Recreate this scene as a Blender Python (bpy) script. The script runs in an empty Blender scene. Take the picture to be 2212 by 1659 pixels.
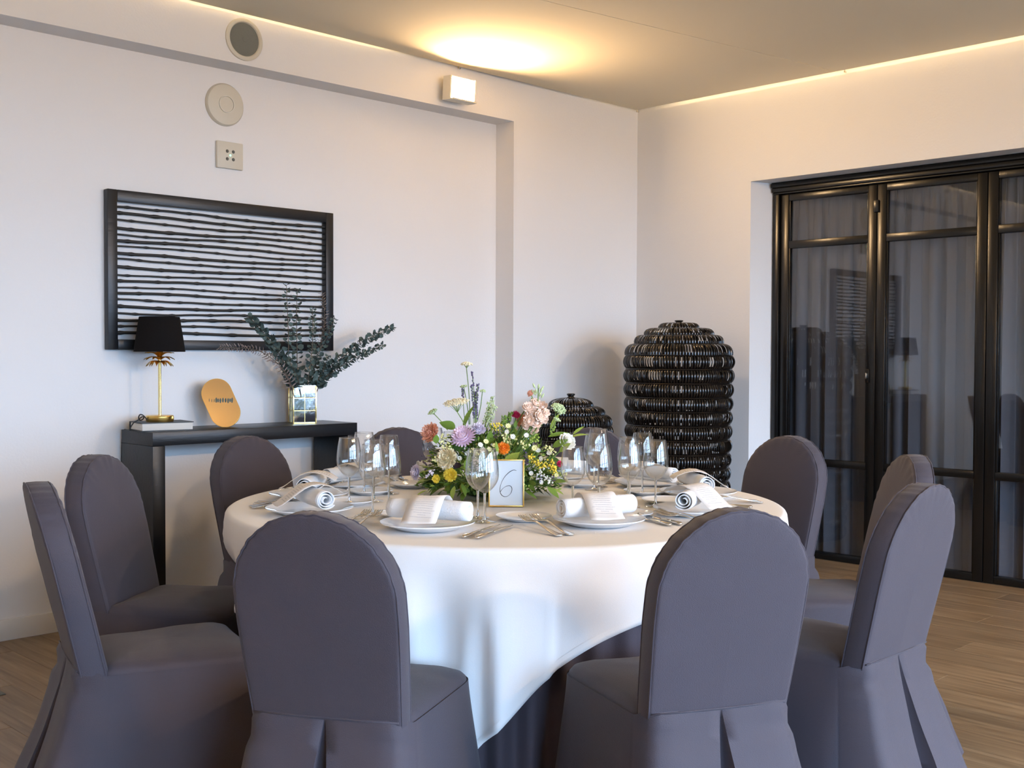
import bpy, bmesh, math, random
from mathutils import Vector, Matrix, noise

random.seed(7)
scene = bpy.context.scene
COL = scene.collection
R_ = math.radians

# ------------------------------------------------------------------ camera
FW = Vector((.705, .7092, 0)).normalized()
RT = Vector((.7092, -.705, 0)).normalized()
_p = math.atan(63.5 / 2440.0)
F_ = FW * math.cos(_p) + Vector((0, 0, -math.sin(_p)))
U0 = RT.cross(F_)
_r = .00328
CR = RT * math.cos(_r) + U0 * math.sin(_r)
CU = U0 * math.cos(_r) - RT * math.sin(_r)
cam_d = bpy.data.cameras.new('camera')
cam = bpy.data.objects.new('camera', cam_d)
COL.objects.link(cam)
cam_d.sensor_width = 36
cam_d.lens = 2440.0 / 2212.0 * 36
cam_d.clip_start = .05
m = Matrix.Identity(4)
for i in range(3):
    m[i][0] = CR[i]; m[i][1] = CU[i]; m[i][2] = -F_[i]
m[2][3] = 1.245
cam.matrix_world = m
scene.camera = cam

# ------------------------------------------------------------------ light and view
scene.view_settings.view_transform = 'Standard'
scene.view_settings.look = 'None'
scene.view_settings.exposure = 0.56
scene.view_settings.gamma = 1.0
scene.view_settings.use_curve_mapping = False
w = bpy.data.worlds.new('sky'); scene.world = w
w.use_nodes = True
bg = w.node_tree.nodes['Background']
bg.inputs[0].default_value = (.46, .68, 1.0, 1)
SKY = 19.0
bg.inputs[1].default_value = SKY
FLOOD = 520.0         # radiance of the flood lamps' glass
UPLIGHT = 850.0       # the flood lamps on the walls out of view
COVE = 14.0           # radiance of the strip lamps above the ceiling panels
scene.cycles.use_denoising = True
scene.cycles.max_bounces = 10
scene.cycles.transparent_max_bounces = 48
scene.cycles.glossy_bounces = 5
scene.cycles.sample_clamp_indirect = 6
scene.cycles.blur_glossy = .5
scene.cycles.caustics_reflective = False
scene.cycles.caustics_refractive = False

# ------------------------------------------------------------------ materials
def mat(name, col, rough=.6, metal=0.0, bump=None, var=None, spec=.5, sheen=0, coat=0):
    """principled material; bump=(scale,strength[,stretch]); var=(scale, amount) small colour variation"""
    M = bpy.data.materials.new(name); M.use_nodes = True
    nt = M.node_tree; b = nt.nodes['Principled BSDF']
    b.inputs['Base Color'].default_value = (*col, 1)
    b.inputs['Roughness'].default_value = rough
    b.inputs['Metallic'].default_value = metal
    b.inputs['Specular IOR Level'].default_value = spec
    if sheen:
        b.inputs['Sheen Weight'].default_value = sheen
        b.inputs['Sheen Roughness'].default_value = .5
    if coat:
        b.inputs['Coat Weight'].default_value = coat
        b.inputs['Coat Roughness'].default_value = .12
    tc = nt.nodes.new('ShaderNodeTexCoord')
    if var:
        n = nt.nodes.new('ShaderNodeTexNoise'); n.inputs['Scale'].default_value = var[0]; n.inputs['Detail'].default_value = 4
        nt.links.new(tc.outputs['Object'], n.inputs['Vector'])
        mr = nt.nodes.new('ShaderNodeMapRange'); mr.inputs[1].default_value = .3; mr.inputs[2].default_value = .7
        mr.inputs[3].default_value = 1 - var[1]; mr.inputs[4].default_value = 1 + var[1]
        nt.links.new(n.outputs['Fac'], mr.inputs[0])
        mx = nt.nodes.new('ShaderNodeMix'); mx.data_type = 'RGBA'; mx.blend_type = 'MULTIPLY'
        mx.inputs['Factor'].default_value = 1; mx.inputs[6].default_value = (*col, 1)
        nt.links.new(mr.outputs[0], mx.inputs[7]); nt.links.new(mx.outputs[2], b.inputs['Base Color'])
    if bump:
        n = nt.nodes.new('ShaderNodeTexNoise'); n.inputs['Scale'].default_value = bump[0]; n.inputs['Detail'].default_value = 3
        if len(bump) > 2:
            mp = nt.nodes.new('ShaderNodeMapping'); mp.inputs['Scale'].default_value = bump[2]
            nt.links.new(tc.outputs['Object'], mp.inputs[0]); nt.links.new(mp.outputs[0], n.inputs['Vector'])
        else:
            nt.links.new(tc.outputs['Object'], n.inputs['Vector'])
        bp = nt.nodes.new('ShaderNodeBump'); bp.inputs['Strength'].default_value = bump[1]; bp.inputs['Distance'].default_value = .01
        nt.links.new(n.outputs['Fac'], bp.inputs['Height']); nt.links.new(bp.outputs[0], b.inputs['Normal'])
    return M

def glass_mat(name, tint=(.97, .98, .98), ior=1.5, gain=1.0, edge=0.0):
    """thin clear glass: see-through, with mirror reflections that grow at grazing angles"""
    M = bpy.data.materials.new(name); M.use_nodes = True
    nt = M.node_tree; nt.nodes.clear()
    out = nt.nodes.new('ShaderNodeOutputMaterial')
    tr = nt.nodes.new('ShaderNodeBsdfTransparent'); tr.inputs[0].default_value = (*tint, 1)
    gl = nt.nodes.new('ShaderNodeBsdfGlossy'); gl.inputs['Roughness'].default_value = .015
    lw_ = nt.nodes.new('ShaderNodeLayerWeight'); lw_.inputs['Blend'].default_value = .5
    pw_ = nt.nodes.new('ShaderNodeMath'); pw_.operation = 'POWER'; pw_.inputs[1].default_value = 2.8 if edge else 5.0
    nt.links.new(lw_.outputs['Facing'], pw_.inputs[0])
    mu = nt.nodes.new('ShaderNodeMath'); mu.operation = 'MULTIPLY_ADD'; mu.use_clamp = True
    mu.inputs[1].default_value = .9; mu.inputs[2].default_value = .042 * gain
    nt.links.new(pw_.outputs[0], mu.inputs[0])
    mx = nt.nodes.new('ShaderNodeMixShader')
    nt.links.new(mu.outputs[0], mx.inputs[0]); nt.links.new(tr.outputs[0], mx.inputs[1]); nt.links.new(gl.outputs[0], mx.inputs[2])
    nt.links.new(mx.outputs[0], out.inputs[0])
    return M

def emit_mat(name, col, strength):
    M = bpy.data.materials.new(name); M.use_nodes = True
    nt = M.node_tree; nt.nodes.clear()
    out = nt.nodes.new('ShaderNodeOutputMaterial'); e = nt.nodes.new('ShaderNodeEmission')
    e.inputs[0].default_value = (*col, 1); e.inputs[1].default_value = strength
    nt.links.new(e.outputs[0], out.inputs[0])
    return M

def wood_mat(name):
    """oak laminate: grain stretched along the plank, tone differing from plank to plank"""
    M = bpy.data.materials.new(name); M.use_nodes = True
    nt = M.node_tree; b = nt.nodes['Principled BSDF']
    tc = nt.nodes.new('ShaderNodeTexCoord'); oi = nt.nodes.new('ShaderNodeObjectInfo')
    ad = nt.nodes.new('ShaderNodeVectorMath'); ad.operation = 'MULTIPLY_ADD'
    ad.inputs[1].default_value = (7, 7, 7)
    nt.links.new(oi.outputs['Random'], ad.inputs[0]); nt.links.new(tc.outputs['Object'], ad.inputs[2])
    mp = nt.nodes.new('ShaderNodeMapping'); mp.inputs['Scale'].default_value = (26, 1.6, 8)
    nt.links.new(ad.outputs[0], mp.inputs[0])
    n = nt.nodes.new('ShaderNodeTexNoise'); n.inputs['Scale'].default_value = 1.6; n.inputs['Detail'].default_value = 7; n.inputs['Distortion'].default_value = .6
    nt.links.new(mp.outputs[0], n.inputs['Vector'])
    cr = nt.nodes.new('ShaderNodeValToRGB')
    cr.color_ramp.elements[0].position = .3; cr.color_ramp.elements[0].color = (.150, .092, .045, 1)
    cr.color_ramp.elements[1].position = .72; cr.color_ramp.elements[1].color = (.31, .215, .120, 1)
    nt.links.new(n.outputs['Fac'], cr.inputs[0])
    mr = nt.nodes.new('ShaderNodeMapRange'); mr.inputs[3].default_value = .88; mr.inputs[4].default_value = 1.12
    nt.links.new(oi.outputs['Random'], mr.inputs[0])
    mx = nt.nodes.new('ShaderNodeMix'); mx.data_type = 'RGBA'; mx.blend_type = 'MULTIPLY'; mx.inputs['Factor'].default_value = 1
    nt.links.new(cr.outputs[0], mx.inputs[6]); nt.links.new(mr.outputs[0], mx.inputs[7])
    nt.links.new(mx.outputs[2], b.inputs['Base Color'])
    b.inputs['Roughness'].default_value = .42
    bp = nt.nodes.new('ShaderNodeBump'); bp.inputs['Strength'].default_value = .12; bp.inputs['Distance'].default_value = .003
    nt.links.new(n.outputs['Fac'], bp.inputs['Height']); nt.links.new(bp.outputs[0], b.inputs['Normal'])
    return M

def print_mat(name):
    """ivory card with rows of tiny grey print (UV: v along the card)"""
    M = bpy.data.materials.new(name); M.use_nodes = True
    nt = M.node_tree; b = nt.nodes['Principled BSDF']; L = nt.links.new
    uv = nt.nodes.new('ShaderNodeUVMap')
    sp = nt.nodes.new('ShaderNodeSeparateXYZ'); L(uv.outputs[0], sp.inputs[0])
    def mth(op, a, bb=None, c=None):
        n = nt.nodes.new('ShaderNodeMath'); n.operation = op
        for k, v in enumerate((a, bb, c)):
            if v is None: continue
            if isinstance(v, (int, float)): n.inputs[k].default_value = v
            else: L(v, n.inputs[k])
        return n.outputs[0]
    row = mth('FRACT', mth('MULTIPLY', sp.outputs[1], 26))
    line = mth('MULTIPLY', mth('GREATER_THAN', row, .36), mth('LESS_THAN', row, .64))
    rid = mth('FLOOR', mth('MULTIPLY', sp.outputs[1], 26))
    wn = nt.nodes.new('ShaderNodeTexWhiteNoise'); wn.noise_dimensions = '1D'; L(rid, wn.inputs['W'])
    half = mth('MULTIPLY_ADD', wn.outputs[0], .24, .12)
    inx = mth('LESS_THAN', mth('ABSOLUTE', mth('SUBTRACT', sp.outputs[0], .5)), half)
    iny = mth('MULTIPLY', mth('GREATER_THAN', sp.outputs[1], .12), mth('LESS_THAN', sp.outputs[1], .9))
    nz = nt.nodes.new('ShaderNodeTexNoise'); nz.inputs['Scale'].default_value = 60
    L(uv.outputs[0], nz.inputs['Vector'])
    ink = mth('MULTIPLY', mth('MULTIPLY', line, inx), mth('MULTIPLY', iny, mth('GREATER_THAN', nz.outputs['Fac'], .42)))
    mx = nt.nodes.new('ShaderNodeMix'); mx.data_type = 'RGBA'
    mx.inputs[6].default_value = (.80, .76, .72, 1); mx.inputs[7].default_value = (.56, .54, .53, 1)
    L(ink, mx.inputs['Factor']); L(mx.outputs[2], b.inputs['Base Color'])
    b.inputs['Roughness'].default_value = .7
    return M

M = {}
M['wall'] = mat('white_plaster', (.78, .77, .76), .9, bump=(90, .08), spec=.2)
M['ceiling'] = mat('cream_stretch_fabric', (.80, .71, .54), .95, bump=(160, .05), spec=.1)
M['base'] = mat('white_skirting_paint', (.78, .76, .72), .5)
M['wood'] = wood_mat('oak_laminate')
M['under'] = mat('dark_underlay', (.10, .07, .04), .9)
M['cover'] = mat('mauve_grey_polyester', (.055, .0455, .057), .68, bump=(520, .22), var=(3, .06), spec=.35, sheen=.10)
M['pleat'] = M['cover']
M['cloth'] = mat('white_table_linen', (.88, .87, .86), .85, bump=(600, .12), spec=.15)
M['skirt'] = mat('mauve_table_skirt', (.075, .06, .075), .7, bump=(500, .2), spec=.3, sheen=.1)
M['napkin'] = mat('white_napkin_cotton', (.84, .84, .84), .9, bump=(260, .2), spec=.1)
M['china'] = mat('white_china', (.83, .85, .87), .08, spec=.55)
M['steel'] = mat('polished_steel', (.72, .68, .62), .16, 1.0)
M['glass'] = glass_mat('clear_wine_glass', (.985, .985, .98), 1.5, 1.5, 1)
M['glass_solid'] = mat('solid_stem_glass', (1, 1, 1), 0.0, spec=.5)
M['glass_solid'].node_tree.nodes['Principled BSDF'].inputs['Transmission Weight'].default_value = 1.0
M['glass_solid'].node_tree.nodes['Principled BSDF'].inputs['IOR'].default_value = 1.5
M['pane'] = glass_mat('door_glass', (.72, .74, .77), 1.5, 2.0)
M['wpane'] = glass_mat('window_glass', (.96, .98, .99), 1.45, .8)
M['black'] = mat('black_gloss_lacquer', (.006, .0055, .005), .26, bump=(40, .06, (1, 1, .1)), spec=.4)
M['ebony'] = mat('ebony_stained_wood', (.0075, .0085, .011), .36, bump=(60, .08, (.15, 1, 1)), spec=.42)
M['rodm'] = mat('black_painted_bamboo', (.010, .010, .010), .5, bump=(120, .2))
M['shade'] = mat('black_lampshade_fabric', (.008, .007, .007), .95, spec=.1)
M['gold'] = mat('brushed_gold', (.83, .55, .16), .3, 1.0)
M['brass'] = mat('polished_brass', (.86, .66, .26), .22, 1.0)
M['goldmir'] = mat('gold_mirror', (.87, .68, .41), .06, 1.0)
M['silver'] = mat('foxed_mirror_pane', (.80, .84, .86), .06, 1.0, bump=(14, .06))
M['pages'] = mat('book_pages', (.75, .72, .66), .9, bump=(200, .4, (.05, .05, 4)))
M['cover_b'] = mat('dark_book_cover', (.018, .020, .022), .5)
M['cord'] = mat('black_cable', (.01, .01, .01), .5)
M['euca'] = mat('eucalyptus_leaf', (.07, .105, .095), .65, var=(30, .35))
M['eucab'] = mat('dried_eucalyptus_leaf', (.24, .19, .17), .8, var=(30, .3))
M['twig'] = mat('brown_twig', (.13, .10, .07), .8)
M['wicker'] = mat('black_lacquered_wicker', (.009, .0065, .005), .24, var=(14, .6), spec=.55)
M['wickin'] = mat('dark_wicker_lining', (.006, .005, .004), .9)
M['white_pl'] = mat('white_plastic', (.70, .68, .60), .5)
M['cream_pl'] = mat('cream_plastic', (.62, .58, .48), .5)
M['grille'] = mat('grey_speaker_grille', (.20, .205, .18), .7, bump=(420, .6))
M['dot'] = mat('dark_dot', (.10, .10, .09), .5)
M['led'] = emit_mat('green_led', (.35, 1, .55), 1.6)
M['flood'] = emit_mat('lit_flood_glass', (1.0, .66, .34), FLOOD)
M['uplight'] = emit_mat('lit_uplight_glass', (1.0, .66, .34), UPLIGHT)
M['cove'] = emit_mat('lit_strip_lamp', (1.0, .72, .38), COVE)
M['card'] = mat('white_card', (.80, .83, .87), .55)
M['ink'] = mat('dark_ink', (.03, .03, .04), .6)
M['menu'] = print_mat('printed_menu_card')
M['curtain'] = mat('grey_curtain_weave', (.37, .355, .36), .95, bump=(400, .3), spec=.1)
M['unseen_ground'] = mat('grey_unseen_ground', (.22, .21, .20), .9)
M['dark'] = mat('dark_light_block', (.03, .03, .03), .9)  # for the added closing box behind the doors
M['wframe'] = mat('dark_window_frame', (.02, .02, .022), .5)
def leafm(n, c): M[n] = mat(n, c, .5, var=(25, .25))
leafm('leaf_mid_green', (.17, .27, .04)); leafm('leaf_dark_green', (.06, .13, .028)); leafm('leaf_bright_green', (.32, .42, .07))
leafm('leaf_purple', (.08, .05, .075)); leafm('stem_green', (.16, .26, .06))
leafm('petal_peach', (.88, .46, .32)); leafm('petal_blush', (.88, .66, .52)); leafm('petal_mauve', (.74, .56, .68))
leafm('petal_cream', (.83, .74, .50)); leafm('petal_white', (.84, .82, .72)); leafm('petal_orange', (.90, .27, .02))
leafm('petal_magenta', (.62, .03, .12)); leafm('petal_yellow', (.85, .66, .07)); leafm('petal_lemon', (.80, .78, .36))
leafm('petal_lavender', (.10, .075, .16)); leafm('umbel_green', (.58, .68, .36)); leafm('petal_lilac', (.72, .64, .74))

# ------------------------------------------------------------------ mesh helpers
def mesh_obj(name, verts, faces, material, parent=None, smooth=True, uv=None, auto=None):
    me = bpy.data.meshes.new(name)
    me.from_pydata([tuple(v) for v in verts], [], [tuple(f) for f in faces])
    me.update()
    if smooth:
        me.polygons.foreach_set('use_smooth', [True] * len(me.polygons))
        if auto is not None:
            me.set_sharp_from_angle(angle=R_(auto))
    if uv:
        ul = me.uv_layers.new(name='UVMap')
        for li, l in enumerate(me.loops):
            ul.data[li].uv = uv[l.vertex_index]
    me.materials.append(material)
    o = bpy.data.objects.new(name, me); COL.objects.link(o)
    if parent: o.parent = parent
    return o

def bm_obj(name, bm, material, parent=None, smooth=False, auto=30):
    me = bpy.data.meshes.new(name); bm.normal_update(); bm.to_mesh(me); bm.free()
    if smooth:
        me.polygons.foreach_set('use_smooth', [True] * len(me.polygons))
        if auto: me.set_sharp_from_angle(angle=R_(auto))
    me.materials.append(material)
    o = bpy.data.objects.new(name, me); COL.objects.link(o)
    if parent: o.parent = parent
    return o

def box(name, x0, x1, y0, y1, z0, z1, material, parent=None, bevel=0.0, seg=2):
    bm = bmesh.new()
    bmesh.ops.create_cube(bm, size=1)
    for v in bm.verts:
        v.co = Vector((x0 + (v.co.x + .5) * (x1 - x0), y0 + (v.co.y + .5) * (y1 - y0), z0 + (v.co.z + .5) * (z1 - z0)))
    if bevel:
        bmesh.ops.bevel(bm, geom=bm.edges[:], offset=bevel, segments=seg, affect='EDGES', profile=.5)
    return bm_obj(name, bm, material, parent, smooth=bool(bevel))

def lathe_data(prof, n=32, close_top=False, close_bot=False, wob=None):
    vs, fs = [], []
    for j, (r, z) in enumerate(prof):
        for i in range(n):
            a = 2 * math.pi * i / n
            rr = r if wob is None else wob(r, z, a, i, j)
            vs.append((rr * math.cos(a), rr * math.sin(a), z))
    for j in range(len(prof) - 1):
        for i in range(n):
            k = (i + 1) % n
            fs.append((j * n + i, j * n + k, (j + 1) * n + k, (j + 1) * n + i))
    if close_bot: fs.append(tuple(range(n - 1, -1, -1)))
    if close_top: fs.append(tuple((len(prof) - 1) * n + i for i in range(n)))
    return vs, fs

def lathe(name, prof, material, parent=None, n=32, close_top=False, close_bot=False, loc=None, wob=None, auto=40):
    vs, fs = lathe_data(prof, n, close_top, close_bot, wob)
    o = mesh_obj(name, vs, fs, material, parent, auto=auto)
    if loc: o.location = loc
    return o

def tube_data(path, rad, n=8, caps=True):
    path = [Vector(p) for p in path]
    vs, fs = [], []
    up = Vector((0, 0, 1))
    prev = None
    for i, p in enumerate(path):
        t = (path[min(i + 1, len(path) - 1)] - path[max(i - 1, 0)]).normalized()
        if prev is None:
            a = up if abs(t.dot(up)) < .9 else Vector((1, 0, 0))
            s = t.cross(a).normalized()
        else:
            s = (prev - t * prev.dot(t)).normalized()
        prev = s
        b = t.cross(s)
        r = rad[i] if isinstance(rad, (list, tuple)) else rad
        for k in range(n):
            q = 2 * math.pi * k / n
            vs.append(p + s * (r * math.cos(q)) + b * (r * math.sin(q)))
    for i in range(len(path) - 1):
        for k in range(n):
            l = (k + 1) % n
            fs.append((i * n + k, i * n + l, (i + 1) * n + l, (i + 1) * n + k))
    if caps:
        fs.append(tuple(range(n - 1, -1, -1))); fs.append(tuple((len(path) - 1) * n + k for k in range(n)))
    return vs, fs

def tube(name, path, rad, material, parent=None, n=8, caps=True):
    vs, fs = tube_data(path, rad, n, caps)
    return mesh_obj(name, vs, fs, material, parent, auto=60)

class MB:
    """collects pieces of one continuous part"""
    def __init__(s): s.v, s.f = [], []
    def add(s, vs, fs, mtx=None):
        o = len(s.v)
        s.v += [(mtx @ Vector(p)) if mtx else Vector(p) for p in vs]
        s.f += [tuple(i + o for i in f) for f in fs]
        return s
    def build(s, name, material, parent=None, auto=50): return mesh_obj(name, s.v, s.f, material, parent, auto=auto)

def prism(name, poly, z0, z1, material, parent=None):
    n = len(poly)
    vs = [(x, y, z0) for x, y in poly] + [(x, y, z1) for x, y in poly]
    fs = [tuple(range(n - 1, -1, -1)), tuple(range(n, 2 * n))] + [(i, (i + 1) % n, n + (i + 1) % n, n + i) for i in range(n)]
    return mesh_obj(name, vs, fs, material, parent, smooth=False)

def empty(name, loc=(0, 0, 0), rz=0):
    o = bpy.data.objects.new(name, None); COL.objects.link(o)
    o.location = loc; o.rotation_euler = (0, 0, rz); o.empty_display_size = .05
    return o
def tag(o, label, cat, group=None):
    o['label'] = label; o['category'] = cat
    if group: o['group'] = group
    return o
def struct(o):
    o['kind'] = 'structure'; return o
def dup(root, loc, rz=0.0):
    r = root.copy(); COL.objects.link(r); r.location = loc; r.rotation_euler = (root.rotation_euler[0], root.rotation_euler[1], rz)
    for ch in list(root.children):
        c = ch.copy(); COL.objects.link(c); c.parent = r
        for g in list(ch.children):
            d = g.copy(); COL.objects.link(d); d.parent = c
    return r

# ------------------------------------------------------------------ the room
XL, YF, XB, YA, YR = -3.6, -2.6, 6.006, 4.847, 5.0       # left wall, window wall, wall with the glazed doors, back wall, recess
ZC, ZT, JX, BZ = 2.885, 3.12, 4.827, 2.65
fl = struct(box('floor', XL, 6.9, YF - .3, 5.2, -.12, -.006, M['under']))
# planks: run along y; those that the view can hold are single pieces, the rest of the floor is the base board under them
PW, PL = .19, 1.32
bm = bmesh.new(); bmesh.ops.create_cube(bm, size=1)
for v in bm.verts: v.co = Vector((v.co.x * (PW - .0015), v.co.y * (PL - .0015), v.co.z * .012 - .006))
bmesh.ops.bevel(bm, geom=[e for e in bm.edges if all(v.co.z > -.003 for v in e.verts)], offset=.0012, segments=1, affect='EDGES')
plank0 = bm_obj('plank', bm, M['wood'], fl)
nx = 0; first = True
xs = -.45
cells = []
while xs < 6.2:
    off = (nx * .37) % 1 * PL
    ys = -1.9 + off - PL
    while ys < 4.99:
        cx_, cy_ = xs + PW / 2, ys + PL / 2
        d = cx_ * FW.x + cy_ * FW.y; l = cx_ * RT.x + cy_ * RT.y
        if d > .55 and abs(l) < d * .62 + .75: cells.append((cx_, cy_))
        ys += PL
    xs += PW; nx += 1
for k, (px, py) in enumerate(cells):
    o = plank0 if k == 0 else plank0.copy()
    if k: COL.objects.link(o)
    o.location = (px, py, 0)

wb = struct(box('wall_back', XL, JX, YR, YR + .2, 0, ZT, M['wall']))
box('pier', JX, XB + .3, YA, YR + .2, 0, ZT, M['wall'], wb)
box('beam', XL, JX, YA, YR, BZ, ZT, M['wall'], wb)
# right wall: splayed reveal of the door opening
DY0, DY1, DZ, DX = 1.19, 3.947, 2.323, 6.196
wr = struct(prism('wall_right', [(XB, DY1), (DX, DY1 - .055), (DX + .12, DY1 - .055), (DX + .12, YA), (XB, YA)], 0, DZ, M['wall']))
prism('reveal_pier', [(XB, YF), (DX + .12, YF), (DX + .12, DY0), (XB, DY0)], 0, DZ, M['wall'], wr)
prism('lintel', [(XB, YF), (DX + .12, YF), (DX + .12, YA), (XB, YA)], DZ, ZT, M['wall'], wr)
struct(box('wall_light_block', 6.75, 6.9, .6, 5.0, 0, ZT, M['dark']))  # closing box behind the doors, unseen, added to keep sky light out
struct(box('wall_light_block_end', 6.3, 6.9, .5, .6, 0, ZT, M['dark']))
struct(box('wall_light_block_far', 6.3, 6.9, 4.3, 4.4, 0, ZT, M['dark']))
struct(box('ceiling_light_block', 6.3, 6.9, .5, 4.4, 2.6, 2.7, M['dark']))
struct(box('wall_left', XL - .2, XL, YF - .2, YR + .2, 0, ZT, M['wall']))
# window wall behind the camera
WX = [(-1.2, .4), (.8, 2.4), (2.8, 4.4), (4.7, 5.9)]
WZ0, WZ1 = .12, 2.35
edges = [XL] + [v for a in WX for v in a] + [DX + .12]
wf = struct(box('wall_front', XL, DX + .12, YF - .2, YF, WZ1, ZT, M['wall']))
box('sill_wall', XL, DX + .12, YF - .2, YF, 0, WZ0, M['wall'], wf)
for i in range(0, len(edges), 2):
    box('pier', edges[i], edges[i + 1], YF - .2, YF, WZ0, WZ1, M['wall'], wf)
for i, (a, b) in enumerate(WX):
    wn = empty('window_%d' % (i + 1), ((a + b) / 2, YF - .1, WZ0)); struct(wn)
    hw = (b - a) / 2; hh = WZ1 - WZ0
    for s in (-1, 1): box('jamb', s * hw - .03, s * hw + .03, -.04, .04, 0, hh, M['wframe'], wn)
    for z in (0, hh): box('rail', -hw, hw, -.04, .04, z - .03, z + .03, M['wframe'], wn)
    for k in (1, 2): box('mullion', -hw + 2 * hw * k / 3 - .022, -hw + 2 * hw * k / 3 + .022, -.035, .035, 0, hh, M['wframe'], wn)
    for k in (1, 2, 3): box('glazing_bar', -hw, hw, -.025, .025, hh * k / 4 - .014, hh * k / 4 + .014, M['wframe'], wn)
    box('pane', -hw, hw, -.003, .003, 0, hh, M['wpane'], wn)
    p = bpy.data.lights.new('portal', 'AREA'); p.shape = 'RECTANGLE'; p.size = b - a; p.size_y = hh
    p.cycles.is_portal = True
    po = bpy.data.objects.new('window_portal', p); COL.objects.link(po)
    po.location = ((a + b) / 2, YF - .22, (WZ0 + WZ1) / 2); po.rotation_euler = (R_(90), 0, 0)

struct(box('ground_unseen', -40, 45, -60, YF - .25, -.3, -.2, M['unseen_ground']))  # unseen ground outside, added so sky light enters only from above
# ceiling: stretched panels hung a hand's breadth off the walls, slab above
struct(box('ceiling_slab', XL - .2, 6.6, YF - .2, YR + .2, ZT, ZT + .1, M['wall']))
ce = struct(empty('ceiling', (0, 0, ZC)))
EX, EY = XB - .055, YA - .035
sl = (3.644 - 3.326) / (3.808 - 6.051)
def seam(x): return 3.644 + (x - 3.808) * sl
def ceil_panel(poly):
    return prism('ceiling_panel', poly, 0, .012, M['ceiling'], ce)
ceil_panel([(XL, seam(XL) + .003), (EX, seam(EX) + .003), (EX, EY), (XL, EY)])
ceil_panel([(XL, .2), (EX, .2), (EX, seam(EX) - .003), (XL, seam(XL) - .003)])
ceil_panel([(XL, YF), (EX, YF), (EX, .194), (XL, .194)])
# strip lamps lying above the panel edges
def strip(name, x0, x1, y0, y1, label):
    s = tag(empty(name, ((x0 + x1) / 2, (y0 + y1) / 2, ZC + .012)), label, 'strip light')
    hx, hy = (x1 - x0) / 2, (y1 - y0) / 2
    box('housing', -hx, hx, -hy, hy, 0, .02, M['white_pl'], s)
    box('diffuser', -hx + .004, hx - .004, -hy + .004, hy - .004, .02, .035, M['cove'], s)
strip('strip_light', XB - .17, XB - .13, -2.3, 4.55, 'warm strip light hidden above the ceiling edge along the right wall')
strip('strip_light', -3.0, 3.9, YA - .15, YA - .11, 'warm strip light hidden above the ceiling edge over the beam')
# skirting
struct(box('baseboard_back', XL, JX - .001, YR - .016, YR, 0, .092, M['base'], bevel=.003))
struct(box('baseboard_pier', JX + .001, XB - .017, YA - .016, YA, 0, .092, M['base'], bevel=.003))
struct(box('baseboard_right', XB - .016, XB, DY1 + .01, YA - .017, 0, .092, M['base'], bevel=.003))

# ------------------------------------------------------------------ glazed folding doors
dr = empty('door_1', (DX, 0, 0)); struct(dr)
jy = DY1 - .056
# cornice moulding of three stepped members
for (z0, z1, dx) in ((2.316, 2.322, .045), (2.290, 2.316, .055), (2.262, 2.290, .042), (2.250, 2.262, .03)):
    box('cornice', -dx, .02, DY0 + .001, jy, z0, z1, M['black'], dr, bevel=.003)
box('jamb', -.028, .06, 3.848, jy, 0, 2.25, M['black'], dr, bevel=.004)
box('jamb', -.028, .06, DY0 + .002, 1.262, 0, 2.25, M['black'], dr, bevel=.004)
lw = (3.846 - 1.264) / 4
for k in range(4):
    y1 = 3.846 - k * lw; y0 = y1 - lw
    lf = empty('door_leaf', (0, y0, 0)); lf.parent = dr
    W = lw - .003
    st = .056
    for (a, b) in ((0, st), (W - st, W)):
        box('stile', -.012, .036, a, b, .004, 2.248, M['black'], lf, bevel=.005)
        inner = b if a == 0 else a
        s = 1 if a == 0 else -1
    for (z0, z1) in ((.004, .046), (.569, .613), (1.910, 1.957), (2.206, 2.248)):
        box('rail', -.010, .034, st, W - st, z0, z1, M['black'], lf, bevel=.004)
    for (z0, z1) in ((.046, .569), (.613, 1.910), (1.957, 2.206)):
        box('pane', .010, .014, st, W - st, z0, z1, M['pane'], lf)
        for yy in (st, W - st - .008):
            box('glazing_bead', -.004, .010, yy, yy + .008, z0, z1, M['black'], lf, bevel=.002)
hd = empty('door_handle', (-.014, 3.196 + .05, 1.126)); hd.parent = dr
box('escutcheon', -.006, 0, -.012, .012, -.04, .04, M['black'], hd, bevel=.002)
box('thumb_turn', -.022, -.006, -.004, .004, -.018, .018, M['steel'], hd, bevel=.002)
bl = empty('door_bolt', (-.012, 3.196 + .005, 2.12)); bl.parent = dr
box('bolt_plate', -.010, 0, -.016, .016, -.035, .035, M['black'], bl, bevel=.002)

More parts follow.
